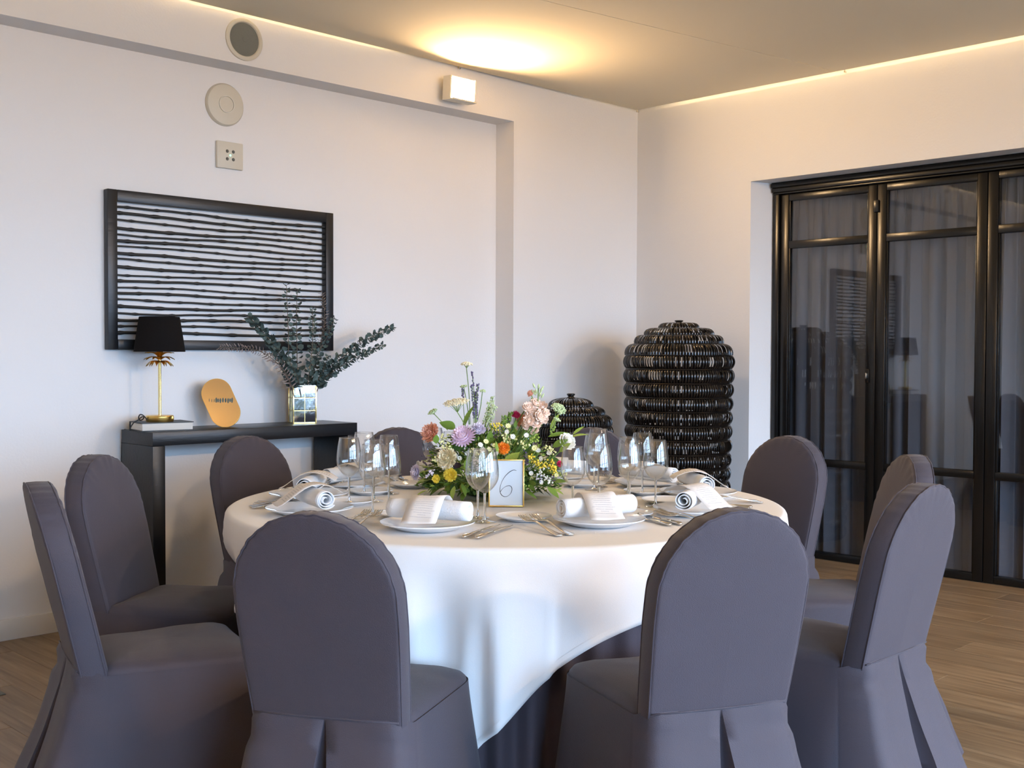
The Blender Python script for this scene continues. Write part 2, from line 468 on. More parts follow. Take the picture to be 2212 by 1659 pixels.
# curtains behind the panes: one pleated drop to each leaf
def curtain(ya, yb, label, seed):
    rnd = random.Random(seed)
    nu, nv = 120, 26
    ph = rnd.random() * 6
    k1 = rnd.randint(5, 6); k2 = rnd.randint(9, 11)
    vs, fs = [], []
    for j in range(nv + 1):
        t = j / nv; z = 2.23 - t * 2.215
        for i in range(nu + 1):
            u = i / nu; y = ya + (yb - ya) * u
            head = math.exp(-t * 9)
            d = .034 * (1 - head) * (math.sin(k1 * 2 * math.pi * u + ph + .4 * math.sin(6 * u + t)) * .75 + .35 * math.sin(k2 * 2 * math.pi * u + 2 * ph + t * .8))
            d += head * .011 * math.sin(23 * 2 * math.pi * u + ph) + (1 - t) * .004 * noise.noise((u * 14, t * 5, seed))
            vs.append((6.315 + d, y + .012 * math.sin(k1 * 4 * math.pi * u + ph), z))
    for j in range(nv):
        for i in range(nu):
            a = j * (nu + 1) + i
            fs.append((a, a + 1, a + nu + 2, a + nu + 1))
    r = tag(empty('curtain', (0, 0, 0)), label, 'curtain', 'grey curtains behind the glazed doors')
    mesh_obj('drop', vs, fs, M['curtain'], r)
    tube('header_rod', [(6.315, ya, 2.232), (6.315, yb, 2.232)], .007, M['black'], r)
names = ['first', 'second', 'third', 'fourth']
for k in range(4):
    y1 = 3.846 - k * lw; y0 = y1 - lw
    curtain(y0 + .004, y1 - .004, 'grey pleated curtain behind the %s glass door leaf from the corner' % names[k], 11 + k)

# ------------------------------------------------------------------ wall fittings
def flood(loc, rz, label, tilt=-4, lip=False):
    f = tag(empty('flood_lamp', loc, rz), label, 'wall lamp')   # local -y points into the room
    box('wall_plate', -.035, .035, -.012, 0, -.03, .03, M['white_pl'], f, bevel=.003)
    tube('arm', [(0, -.01, 0), (0, -.03, 0), (0, -.04, -.004)], .007, M['white_pl'], f)
    tilt = R_(tilt)
    h = empty('head', (0, -.075, -.01)); h.parent = f; h.rotation_euler = (-tilt, 0, 0)
    # open box housing, glass lies in its face (local -y)
    box('housing_back', -.092, .092, .022, .036, -.064, .064, M['white_pl'], h, bevel=.004)
    box('housing_side', -.096, -.088, -.034, .03, -.066, .066, M['white_pl'], h)
    box('housing_side', .088, .096, -.034, .03, -.066, .066, M['white_pl'], h)
    box('housing_lip', -.088, .088, -.060, .03, -.066, -.058, M['white_pl'], h)
    box('housing_top', -.088, .088, -.024, .03, .058, .066, M['white_pl'], h)
    if lip: box('housing_lip', -.088, .088, -.060, -.0245, .058, .066, M['white_pl'], h)
    mesh_obj('lit_glass', [(-.086, -.026, -.057), (.086, -.026, -.057), (.086, -.026, .057), (-.086, -.026, .057)], [(0, 1, 2, 3)], M['uplight' if lip else 'flood'], h, smooth=False)
    return f
flood((4.315, YA, 2.748), 0, 'lit halogen flood lamp on the beam near the corner')
for (x, y, rz, lb) in ((XL + .001, .0, math.pi / 2, 'halogen flood lamp on the left wall, nearer the windows'), (XL + .001, 2.0, math.pi / 2, 'halogen flood lamp on the left wall, nearer the back'),
                      (2.6, YF + .001, math.pi, 'halogen flood lamp over the middle windows'), (4.9, YF + .001, math.pi, 'halogen flood lamp over the last window')):
    flood((x, y, 2.62 if y < -1 else 2.2), rz, lb, -20 if y < -1 else 55, True)

sp = tag(empty('ceiling_speaker', (2.972, YA, 2.771)), 'round grey grille loudspeaker set in the white beam', 'speaker')
sp.rotation_euler = (R_(90), 0, 0)
lathe('bezel', [(.080, .006), (.084, .012), (.094, .013), (.1015, .008), (.1015, 0)], M['cream_pl'], sp, 48)
lathe('grille', [(.001, .011), (.05, .010), (.081, .006)], M['grille'], sp, 48)
lathe('hub', [(.001, .0135), (.012, .0132), (.014, .011)], M['grille'], sp, 20)
sd = tag(empty('wall_siren', (2.953, YR, 2.476)), 'round cream plastic disc with a small ring at its centre on the wall', 'alarm')
sd.rotation_euler = (R_(90), 0, 0)
lathe('disc', [(.001, .026), (.037, .026), (.038, .024), (.075, .024), (.098, .018), (.105, .008), (.105, 0)], M['cream_pl'], sd, 48)
lathe('centre_ring', [(.0385, .023), (.0385, .029), (.042, .029), (.042, .022)], M['white_pl'], sd, 36)
eb = tag(empty('sensor_plate', (2.977, YR, 2.2285)), 'small square cream wall plate with four dots and a green light', 'sensor')
box('plate', -.073, .073, -.018, 0, -.066, .066, M['cream_pl'], eb, bevel=.004)
for sx in (-1, 1):
    for sz in (-1, 1):
        d = lathe('dot', [(.0005, .0045), (.006, .004), (.0085, 0)], M['dot'], eb, 14, loc=(sx * .017, -.018, sz * .019)); d.rotation_euler = (R_(90), 0, 0)
d = lathe('indicator', [(.0005, .004), (.004, .0035), (.0055, 0)], M['led'], eb, 12, loc=(0, -.018, 0)); d.rotation_euler = (R_(90), 0, 0)
def hook(loc, label):
    h = tag(empty('ceiling_hook', loc), label, 'hook')
    tube('hook_wire', [(0, 0, .03), (0, 0, .008), (.006, 0, -.004), (.014, 0, -.004), (.018, 0, .004)], .0022, M['steel'], h, 6)
    lathe('turnbuckle', [(.0005, -.006), (.006, -.004), (.006, .006), (.0005, .008)], M['steel'], h, 10)
hook((XB - .03, 3.30, ZC - .004), 'small steel hook holding the ceiling seam at the right wall')
hook((XB - .03, YA - .02, ZC - .004), 'small steel hook holding the ceiling in the room corner')
hook((4.36, YA - .018, ZC - .004), 'small steel hook above the lit flood lamp')

fo = tag(empty('floor_outlet', (1.535, 4.235, 0), R_(0)), 'small grey metal outlet plate set in the floor at the left edge', 'floor outlet')
box('plate', -.04, .04, -.04, .04, 0, .004, M['grille'], fo, bevel=.0015)
box('flap', -.025, .025, -.03, .03, .004, .006, M['grille'], fo, bevel=.001)

# ------------------------------------------------------------------ bamboo picture
FX0, FX1, FZ0, FZ1 = 2.330, 3.583, 1.262, 1.995
pic = tag(empty('bamboo_wall_art', ((FX0 + FX1) / 2, YR, FZ0)), 'black framed wall panel of horizontal bamboo rods above the console', 'wall art')
hw = (FX1 - FX0) / 2; H = FZ1 - FZ0
box('frame_stile', -hw, -hw + .047, -.042, -.002, 0, H, M['ebony'], pic, bevel=.003)
box('frame_stile', hw - .047, hw, -.042, -.002, 0, H, M['ebony'], pic, bevel=.003)
box('frame_rail', -hw + .047, hw - .047, -.042, -.002, H - .053, H, M['ebony'], pic, bevel=.003)
box('frame_rail', -hw + .047, hw - .047, -.042, -.002, 0, .047, M['ebony'], pic, bevel=.003)
lv = [190, 230, 270, 320, 355, 395, 430, 480, 515, 560, 605, 640, 685, 725, 765, 805, 845, 885, 925, 970]
rv = [315, 352, 388, 420, 455, 488, 525, 557, 595, 632, 665, 706, 745, 770, 812, 845, 878, 912, 950, 988]
thick = [1, 1.1, .9, 1.1, .9, 1.15, .8, 1.15, .9, 1.15, .85, 1.0, .8, 1.05, .9, 1.1, .95, 1.1, 1.0, 1.2]
for k in range(20):
    zl = 1.94 - (lv[k] - 160) / 855 * .635 - FZ0
    zr = 1.946 - (rv[k] - 280) / 745 * .637 - FZ0
    rnd = random.Random(100 + k)
    xa, xb_ = -hw + .03, hw - .03
    r0 = .0058 * thick[k]
    path, rad = [], []
    step = .15 + rnd.random() * .05; nxt = xa + rnd.random() * step; x = xa; bend = 0; zz = 0
    n = 64
    for i in range(n + 1):
        x = xa + (xb_ - xa) * i / n; t = i / n
        z = zl + (zr - zl) * t + .004 * math.sin(t * 7 + k) + .003 * noise.noise((t * 9, k * 3.1, 0))
        node = 0
        if abs(x - nxt) < (xb_ - xa) / n * .55:
            node = .0026; 
        if x > nxt + .01: nxt += step
        path.append((x, -.022 + .003 * math.sin(t * 5 + 2 * k), z)); rad.append(r0 * (1.08 - .25 * (t if k % 2 else 1 - t)) + node)
    tube('bamboo_rod', path, rad, M['rodm'], pic, 8)

# ------------------------------------------------------------------ console with lamp, book, mirror, vase
CX0, CX1, CY0, CY1, CZ = 2.398, 3.525, 4.673, 4.975, .893
con = tag(empty('console_table', ((CX0 + CX1) / 2, (CY0 + CY1) / 2, 0)), 'black slab console table against the back wall', 'console')
hx, hy = (CX1 - CX0) / 2, (CY1 - CY0) / 2
box('top', -hx, hx, -hy, hy, CZ - .061, CZ, M['ebony'], con, bevel=.002)
box('leg', -hx, -hx + .06, -hy, hy, 0, CZ - .0615, M['ebony'], con, bevel=.002)
box('leg', hx - .06, hx, -hy, hy, 0, CZ - .0615, M['ebony'], con, bevel=.002)
# book
bk = tag(empty('book', (2.515, 4.815, CZ), R_(-9)), 'thick closed book with dark cover lying under the gold lamp', 'book')
box('pages', -.115, .117, -.083, .084, .004, .036, M['pages'], bk, bevel=.002)
box('cover_board', -.12, .12, -.087, .087, 0, .0035, M['cover_b'], bk)
box('cover_board', -.12, .12, -.087, .087, .0365, .040, M['cover_b'], bk)
box('spine', -.12, .12, .084, .088, .0035, .0365, M['cover_b'], bk)
# lamp
LB = (2.512, 4.825, CZ + .040)
lamp = tag(empty('table_lamp', LB), 'gold palm stem table lamp with a black shade standing on the book', 'lamp')
lathe('base', [(.001, 0), (.060, 0), (.062, .003), (.062, .024), (.059, .0275), (.010, .0285), (.001, .0285)], M['gold'], lamp, 48)
lathe('stem', [(.0068, .028), (.0068, .278), (.008, .286), (.0075, .33), (.001, .34)], M['brass'], lamp, 16)
def palm_leaf():
    vs, fs = [], []
    n = 8
    for i in range(n + 1):
        t = i / n
        x = .006 + .062 * t; z = .034 * t - .052 * t * t
        wd = .016 * math.sin(math.pi * min(.98, .12 + t * .88)) * (1 - .2 * t)
        for s in (-1, 0, 1): vs.append((x, s * wd, z + (0 if s == 0 else .005)))
    for i in range(n):
        for s in (0, 1):
            a = i * 3 + s; fs.append((a, a + 1, a + 4, a + 3))
    return vs, fs
pv, pf = palm_leaf()
leaf0 = None
for ring, (cnt, zz, tilt, sc) in enumerate(((11, .272, 4, .92), (11, .280, -16, 1.0), (10, .287, -36, 1.0), (8, .292, -56, .9))):
    for i in range(cnt):
        if leaf0 is None:
            leaf0 = mesh_obj('palm_leaf', pv, pf, M['gold'], lamp); o = leaf0
        else:
            o = leaf0.copy(); COL.objects.link(o)
        o.location = (0, 0, zz); o.rotation_euler = (0, R_(tilt), 2 * math.pi * i / cnt + ring * .35); o.scale = (sc, sc, sc)
lathe('lamp_shade', [(.112, .322), (.113, .320), (.1145, .322), (.0905, .478), (.089, .480), (.0875, .478), (.112, .322)], M['shade'], lamp, 64)
tube('shade_spider', [(-.088, 0, .474), (0, 0, .47), (.088, 0, .474)], .0018, M['brass'], lamp, 6)
pth = [(-.06, .0, .006), (-.075, .01, .03), (-.092, .012, .036), (-.10, .012, .018), (-.085, .02, .004), (-.07, .01, .018), (-.088, -.004, .027), (-.112, -.005, .007),
       (-.124, .0, .003), (-.139, -.005, -.012), (-.147, .0, -.030), (-.137, .02, -.037), (-.112, .12, -.036), (-.108, .148, -.05), (-.108, .162, -.12), (-.108, .163, -.4)]
# smooth the cable
def smooth_path(p, it=2):
    p = [Vector(q) for q in p]
    for _ in range(it):
        q = [p[0]]
        for a, b in zip(p[:-1], p[1:]): q += [a * .75 + b * .25, a * .25 + b * .75]
        q.append(p[-1]); p = q
    return p
tube('cable', smooth_path(pth), .0028, M['cord'], lamp, 6)

# gold pebble mirror: leaning capsule on a wire prop
mr_ = tag(empty('gold_mirror', (2.826, 4.825, CZ)), 'tilted oval gold mirror leaning on the console', 'mirror')
mr_.rotation_euler = (R_(-9), 0, R_(-36))
def capsule(hw, L, n=20):
    pts = []
    for i in range(n + 1):
        a = math.pi * i / n
        pts.append((hw * math.cos(a), L / 2 - hw + hw * math.sin(a)))
    for i in range(n + 1):
        a = math.pi + math.pi * i / n
        pts.append((hw * math.cos(a), -L / 2 + hw + hw * math.sin(a)))
    return pts
def capsule_slab(name, hw, L, y0, y1, material, parent, tilt, cz):
    pts = capsule(hw, L)
    c, s = math.cos(tilt), math.sin(tilt)
    n = len(pts); vs = []
    for y in (y0, y1):
        for (x, z) in pts: vs.append((x * c + z * s * -1 + .0, y, cz + x * s + z * c))
    fs = [tuple(range(n)), tuple(range(2 * n - 1, n - 1, -1))] + [((i + 1) % n, i, n + i, n + (i + 1) % n) for i in range(n)]
    return mesh_obj(name, vs, fs, material, parent, smooth=False)
TL = R_(24)
capsule_slab('rim', .0715, .245, -.003, .007, M['brass'], mr_, TL, .1165)
capsule_slab('mirror_glass', .0690, .240, -.0040, -.003, M['goldmir'], mr_, TL, .1165)
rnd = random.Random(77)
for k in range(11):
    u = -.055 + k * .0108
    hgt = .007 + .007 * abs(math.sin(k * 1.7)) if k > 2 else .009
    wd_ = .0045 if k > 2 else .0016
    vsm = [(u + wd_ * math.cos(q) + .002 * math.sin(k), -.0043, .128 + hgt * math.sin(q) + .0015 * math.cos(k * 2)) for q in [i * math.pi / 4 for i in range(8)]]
    mesh_obj('leaf_mark', vsm, [tuple(range(8))], M['euca'], mr_, smooth=False)  # row of small dark leaf-shaped marks across the mirror
tube('prop', [(-.01, .007, .13), (-.005, .05, .016)], .0025, M['brass'], mr_, 6)

# vase of mirrored panes in a brass lattice
VX, VY = 3.300, 4.835
vs_ = tag(empty('mirrored_vase', (VX, VY, CZ), R_(-23)), 'square vase of mirrored panes in brass edges holding eucalyptus', 'vase')
vw, vh = .057, .190
box('base_plate', -vw, vw, -vw, vw, 0, .005, M['brass'], vs_)
for sx in (-1, 1):
    for sy in (-1, 1):
        box('corner_edge', sx * vw - .0035, sx * vw + .0035, sy * vw - .0035, sy * vw + .0035, 0, vh, M['brass'], vs_, bevel=.001)
for side in range(4):
    f = empty('vase_side', (0, 0, 0), side * math.pi / 2); f.parent = vs_
    for z in (.005, vh * .345, vh * .68, vh - .003):
        box('brass_bar', -vw + .0036, vw - .0036, -vw - .003, -vw + .002, z - .0022, z + .0022, M['brass'], f)
    box('brass_bar', -.0015, .0015, -vw - .0028, -vw + .001, .006, vh - .004, M['brass'], f)
    for i in range(2):
        for j in range(3):
            x0 = -vw + .004 + i * (vw - .002); z0 = .007 + j * vh * .335
            box('pane', x0, x0 + vw - .006, -vw - .001, -vw + .001, z0, z0 + vh * .31, M['silver'], f)

# eucalyptus branches, each a thing of its own standing in the vase
def euca(name, pts, size, gap, label, mt='euca', kind='round', seed=0):
    rnd = random.Random(seed)
    base = Vector((VX, VY, CZ + .03))
    r = tag(empty(name, base), label, 'branch', 'eucalyptus branches in the mirrored vase')
    P = smooth_path([Vector(p) - base for p in pts], 3)
    tube('stem', P, [.0022 * (1 - .7 * i / len(P)) + .0005 for i in range(len(P))], M['twig'], r, 6)
    mb = MB()
    L = 0; nxt = .17 if kind != 'sparse' else .16; tot = sum((b - a).length for a, b in zip(P[:-1], P[1:])); turn = rnd.random() * 6
    for a, b in zip(P[:-1], P[1:]):
        seg = (b - a).length
        while nxt <= L + seg:
            t = nxt / tot; p = a.lerp(b, (nxt - L) / max(seg, 1e-6))
            d = (b - a).normalized()
            s = d.cross(Vector((0, 1, .3))).normalized(); q = d.cross(s)
            sz = size * 1.12 * (1.12 - .6 * t) * (.8 + .4 * rnd.random())
            for k in range(2 if kind != 'dense' else 3):
                an = turn + k * 2 * math.pi / (2 if kind != 'dense' else 3)
                o = (s * math.cos(an) + q * math.sin(an)); o = (o + d * (.25 + .3 * rnd.random())).normalized()
                up = d.cross(o).normalized(); nn = (d * .45 + Vector((rnd.uniform(-.7, .2), rnd.uniform(-1.1, .1), rnd.uniform(-.3, .7)))).normalized()
                up = nn.cross(o).normalized(); nn = o.cross(up).normalized()
                w_ = sz * (.92 if kind != 'thin' else .28); l_ = sz * (1.0 if kind != 'thin' else 1.25)
                c0 = p + o * (.004)
                ring = []
                for e in range(7):
                    aa = 2 * math.pi * e / 7
                    ring.append(c0 + o * (l_ * .5 * (1 + math.cos(aa))) + up * (w_ * .5 * math.sin(aa)) + nn * (.12 * sz * math.cos(aa * 2)))
                cc = c0 + o * l_ * .5 + nn * (-.10 * sz)
                mb.add(ring + [cc], [(e, (e + 1) % 7, 7) for e in range(7)])
            turn += 1.57 + rnd.uniform(-.3, .3)
            nxt += gap * .82 * (1.15 - .5 * t)
        L += seg
    lv_ = mb.build('leaves', M[mt], r, auto=80)
    lv_['kind'] = 'stuff'
    return r
b0 = (VX, VY, CZ + .03); 
def bp(dx, dy): return (VX + dx, VY + dy, CZ + .03)
euca('eucalyptus_branch', [bp(.02, 0), (3.36, 4.80, 1.12), (3.48, 4.76, 1.22), (3.62, 4.73, 1.32), (3.80, 4.72, 1.39)], .036, .018, 'longest round leaved eucalyptus branch sweeping to upper right', seed=1, kind='dense')
euca('eucalyptus_branch', [bp(.02, -.02), (3.37, 4.78, 1.11), (3.46, 4.73, 1.18), (3.58, 4.70, 1.245), (3.70, 4.68, 1.295)], .030, .017, 'lower eucalyptus branch leaning right beneath the longest one', seed=2, kind='dense')
euca('eucalyptus_branch', [bp(-.02, 0), (3.235, 4.81, 1.11), (3.15, 4.79, 1.22), (3.07, 4.78, 1.32), (2.955, 4.78, 1.425)], .040, .018, 'broad leaved eucalyptus branch leaning to upper left', seed=3, kind='dense')
euca('eucalyptus_branch', [bp(-.02, .02), (3.23, 4.86, 1.12), (3.235, 4.86, 1.30), (3.225, 4.855, 1.45), (3.215, 4.85, 1.59)], .036, .034, 'upright sparse eucalyptus branch, left one of the two tallest', seed=4, kind='sparse')
euca('eucalyptus_branch', [bp(0, .02), (3.285, 4.86, 1.15), (3.285, 4.86, 1.32), (3.28, 4.86, 1.46), (3.285, 4.855, 1.575)], .036, .034, 'upright sparse eucalyptus branch, right one of the two tallest', seed=5, kind='sparse')
euca('eucalyptus_branch', [bp(.0, -.01), (3.31, 4.79, 1.15), (3.325, 4.78, 1.28), (3.325, 4.78, 1.39), (3.325, 4.78, 1.48)], .028, .018, 'upright small leaved eucalyptus branch in the middle', seed=6)
euca('eucalyptus_branch', [bp(.02, .01), (3.35, 4.83, 1.13), (3.40, 4.84, 1.25), (3.46, 4.84, 1.34), (3.505, 4.84, 1.435)], .034, .018, 'eucalyptus branch crossing the right edge of the bamboo panel', seed=7)
euca('eucalyptus_branch', [bp(-.03, 0), (3.20, 4.78, 1.10), (3.09, 4.73, 1.20), (2.96, 4.71, 1.27), (2.74, 4.69, 1.275)], .024, .013, 'thin dried branch drooping far to the left over the mirror', 'eucab', 'thin', 8)
euca('eucalyptus_branch', [bp(.02, .03), (3.38, 4.87, 1.13), (3.45, 4.88, 1.30), (3.475, 4.88, 1.45), (3.445, 4.87, 1.565)], .024, .012, 'thin dried branch curving up along the bamboo frame', 'eucab', 'thin', 9)
euca('eucalyptus_branch', [bp(-.01, -.02), (3.24, 4.77, 1.10), (3.20, 4.76, 1.16), (3.16, 4.75, 1.22)], .036, .022, 'short eucalyptus sprig at the left rim of the vase', seed=10, kind='dense')
euca('eucalyptus_branch', [bp(.02, -.02), (3.35, 4.78, 1.10), (3.385, 4.77, 1.17), (3.41, 4.76, 1.24)], .036, .022, 'short eucalyptus sprig at the right rim of the vase', seed=12, kind='dense')

# ------------------------------------------------------------------ wicker baskets
def wicker_band(name, z0, z1, r_lo, r_hi, bulge, strands, parent, seed, puff=0.0):
    """one swelling course of upright cane strands: corrugated ring"""
    rnd = random.Random(seed)
    n = strands * 4; m_ = 7
    jit = [rnd.uniform(-.6, 1.0) for _ in range(strands)]
    lean = [rnd.uniform(-.4, .4) for _ in range(strands)]
    gap = [rnd.random() < .55 for _ in range(strands)]
    vs, fs = [], []
    for j in range(m_ + 1):
        t = j / m_
        z = z0 + (z1 - z0) * t
        rr = r_lo + (r_hi - r_lo) * t + bulge * math.sin(math.pi * t) ** .7 if 0 < t < 1 else (r_lo if t == 0 else r_hi)
        for i in range(n):
            s = i // 4; q = i % 4
            a = 2 * math.pi * (i + lean[s] * (t - .5) * 2) / n
            prof = (-.0055, .0028, .0040, .0022)[q]
            r = rr + prof + jit[s] * .0022
            vs.append((r * math.cos(a), r * math.sin(a), z + puff * math.sin(math.pi * t)))
    for j in range(m_):
        for i in range(n):
            k = (i + 1) % n
            if 0 < j < m_ - 1 and i % 4 in (3, 0) and gap[i // 4 if i % 4 == 3 else i // 4 - 1]: continue      # open gap between two canes
            fs.append((j * n + i, j * n + k, (j + 1) * n + k, (j + 1) * n + i))
    return mesh_obj(name, vs, fs, M['wicker'], parent, auto=45)

def basket(name, loc, R, ztop_body, rings, lid_steps, knob_z, label, strands, seed):
    b = tag(empty(name, loc), label, 'basket')
    h = ztop_body / rings
    taper = lambda z: R * (.90 + .10 * min(1, z / ztop_body))
    for k in range(rings):
        z0, z1 = k * h, (k + 1) * h
        ra, rb = taper(z0) - h * .24, taper(z1) - h * .24
        wicker_band('woven_course', z0, z1, ra, rb, h * .24, strands, b, seed + k)
        lathe('tie_ring', [(rb + .006 + .005 * math.cos(q), z1 + .004 * math.sin(q)) for q in [i * math.pi / 4 for i in range(9)]], M['wicker'], b, 64)
    lathe('base', [(.001, .004), (R * .86 - h * .24, .004), (R * .88 - h * .24, .02)], M['wickin'], b, 48)
    ld = empty('lid', (0, 0, ztop_body)); ld.parent = b
    for k in range(len(lid_steps) - 1):
        (r0, z0), (r1, z1) = lid_steps[k], lid_steps[k + 1]
        wicker_band('lid_course', z0, z1, r0, r1, (r0 - r1) * .20 + .005, max(40, int(strands * r0 / R)), ld, seed + 50 + k, .014 if R > .3 else .010)
    kz = lid_steps[-1][1]; kr = lid_steps[-1][0]
    kh = knob_z - ztop_body - kz
    lathe('knob', [(kr, kz - .004), (kr * .62, kz + kh * .35), (kr * .9, kz + kh * .55), (kr * .95, kz + kh * .85), (kr * .7, kz + kh), (.001, kz + kh)], M['wicker'], ld, 24)
    return b
basket('lidded_basket', (5.50, 4.112, 0), .330, 1.245, 15, [(.318, .0), (.262, .070), (.205, .122), (.118, .163), (.028, .192)], 1.455,
       'tall black wicker basket with stepped domed lid in the corner', 118, 300)
basket('lidded_basket', (4.90, 4.44, 0), .246, .835, 10, [(.238, .0), (.196, .062), (.128, .112), (.026, .160)], 1.020,
       'smaller black wicker basket with domed lid behind the flowers', 92, 400)

# ------------------------------------------------------------------ round table, skirt, cloth
TX, TY, TZ, TR = 2.614, 2.654, .758, .90
tb = tag(empty('round_table', (TX, TY, 0)), 'round banquet table hidden under the white cloth and dark skirt', 'table')
lathe('tabletop', [(.001, .722), (.878, .722), (.884, .730), (.884, .742), (.878, .748), (.001, .748)], M['base'], tb, 64)
for k in range(4):
    a = k * math.pi / 2 + .4
    tube('leg', [(.55 * math.cos(a), .55 * math.sin(a), .722), (.6 * math.cos(a), .6 * math.sin(a), 0.0)], .016, M['black'], tb, 8)
CORNER = R_(-145); SH = 1.115
CH = [('fl', 1.357, 1.928), ('fr', 2.039, 1.358), ('rn', 2.789, 1.287), ('rm', 3.556, 1.709), ('rf', 3.974, 2.453),
      ('br', 3.789, 3.303), ('bl', 3.092, 3.808), ('lf', 2.325, 3.789), ('lm', 1.593, 3.523), ('ln', 1.156, 2.863)]
chair_ang = []
def wrap(a): return (a + math.pi) % (2 * math.pi) - math.pi
DP = {'fl': (-17, 1.0), 'fr': (-6, 1.0), 'rn': (-12, 1.0), 'rm': (8, 1.0), 'rf': (18, 1.01), 'br': (0, 1.01), 'bl': (0, 1.03), 'lf': (0, 1.035), 'lm': (9, 1.0), 'ln': (0, 1.0)}
CH = [(n_, (x + RT.x * DP[n_][0] * (x * FW.x + y * FW.y) / 2440) * DP[n_][1], (y + RT.y * DP[n_][0] * (x * FW.x + y * FW.y) / 2440) * DP[n_][1]) for n_, x, y in CH]
for n_, x, y in CH: chair_ang.append(math.atan2(y - TY, x - TX))
TW = {'fl': 2, 'fr': -2, 'rn': -7, 'rm': 0, 'rf': 3, 'br': 0, 'bl': 0, 'lf': 0, 'lm': -14, 'ln': -8}
CHP = []        # chair: name, origin x, y, facing
for (n_, x, y), a in zip(CH, chair_ang):
    face = a + math.pi + R_(TW[n_])
    CHP.append((n_, x + .315 * math.cos(face), y + .315 * math.sin(face), face))
def seat_limit(a):
    """how far out the hanging cloth can stand before it meets a seat front"""
    lim = 9
    for n_, x, y, face in CHP:
        fx, fy = x + .212 * math.cos(face) - TX, y + .212 * math.sin(face) - TY
        r = math.hypot(fx, fy); d = abs(wrap(a - math.atan2(fy, fx)))
        lim = min(lim, r - .012 + 1.1 * max(0, d - .235))
    return lim
# dark pleated table skirt
vs, fs = [], []
N = 520; rows = 8
for j in range(rows + 1):
    t = j / rows; z = .735 * (1 - t) + .003
    for i in range(N):
        a = 2 * math.pi * i / N
        amp = .004 + .020 * t
        r = .795 + .012 * t + amp * (math.sin(58 * a + 1.2 * math.sin(5 * a)) * .8 + .3 * math.sin(23 * a))
        if z < .56: r = min(r, seat_limit(a) - .022 + max(0, z - .46) * 2)
        vs.append((r * math.cos(a), r * math.sin(a), z))
for j in range(rows):
    for i in range(N):
        k = (i + 1) % N; fs.append((j * N + i, j * N + k, (j + 1) * N + k, (j + 1) * N + i))
sk = tag(mesh_obj('table_skirt', vs, fs, M['skirt']), 'dark mauve pleated table skirt hanging to the floor under the white cloth', 'table skirt')
sk.location = (TX, TY, 0)
# white square cloth
CLOTH_OFF = (-.045 * RT.x, -.045 * RT.y)        # the cloth lies a little off centre
def cloth_edge(a):
    u = (math.cos(a), math.sin(a)); t = 9
    for k in range(4):
        q = CORNER + math.pi / 4 + k * math.pi / 2
        n_ = (math.cos(q), math.sin(q)); c = u[0] * n_[0] + u[1] * n_[1]
        if c > .1: t = min(t, (SH + CLOTH_OFF[0] * n_[0] + CLOTH_OFF[1] * n_[1]) / c)
    return t
def cloth_pt(a, q, lift=0.0):
    """point of the hanging part, q below the table edge"""
    d = abs(wrap(a - CORNER - math.pi / 4)) % (math.pi / 2); d = min(d, math.pi / 2 - d)
    cor = (d / (math.pi / 4)) ** 2
    ramp = min(1, q / .22); ramp = ramp * ramp * (3 - 2 * ramp)
    fold = .62 * math.sin(15 * a + 1.6 * math.sin(3 * a + .5)) + .38 * math.sin(26 * a + 2.0 * math.sin(2 * a + 1.3))
    r = .906 + ramp * (.020 + .022 * cor) * fold + .045 * q + .03 * q * cor
    s = min(1, max(0, (q - .06) / .18)); s = s * s * (3 - 2 * s)
    r = r * (1 - s) + min(r, seat_limit(a)) * s
    r += lift
    return (r * math.cos(a), r * math.sin(a), TZ - .017 - q)
vs, fs = [], []
N = 480
flat = [.02, .25, .5, .7, .82, .872, .886]
bend = [(.894, -.0015), (.900, -.006), (.903, -.012)]
HR = 16
hems = []
for i in range(N):
    a = 2 * math.pi * i / N
    c, s = math.cos(a), math.sin(a)
    col = []
    for r in flat: col.append((r * c, r * s, TZ + .0006 * noise.noise((r * c * 5, r * s * 5, 3))))
    for r, dz in bend: col.append((r * c, r * s, TZ + dz))
    drop = cloth_edge(a) - .915
    for k in range(1, HR + 1): col.append(cloth_pt(a, drop * k / HR))
    hems.append([cloth_pt(a, drop - .024, .0012), cloth_pt(a, drop - .012, .0022), cloth_pt(a, drop + .001, .0012), cloth_pt(a, drop + .001, -.0012)])
    vs += col
C_ = len(flat) + len(bend) + HR
for i in range(N):
    k = (i + 1) % N
    for j in range(C_ - 1): fs.append((i * C_ + j, i * C_ + j + 1, k * C_ + j + 1, k * C_ + j))
fs.append(tuple(i * C_ for i in range(N - 1, -1, -1)))
tc_ = tag(empty('tablecloth', (TX, TY, 0)), 'white square linen cloth draped over the round table', 'tablecloth')
mesh_obj('cloth', vs, [tuple(reversed(f)) for f in fs], M['cloth'], tc_)
hv, hf = [], []
for i in range(N): hv += hems[i]
for i in range(N):
    k = (i + 1) % N
    for j in range(3): hf.append((i * 4 + j, k * 4 + j, k * 4 + j + 1, i * 4 + j + 1))
mesh_obj('hem', hv, hf, M['cloth'], tc_)

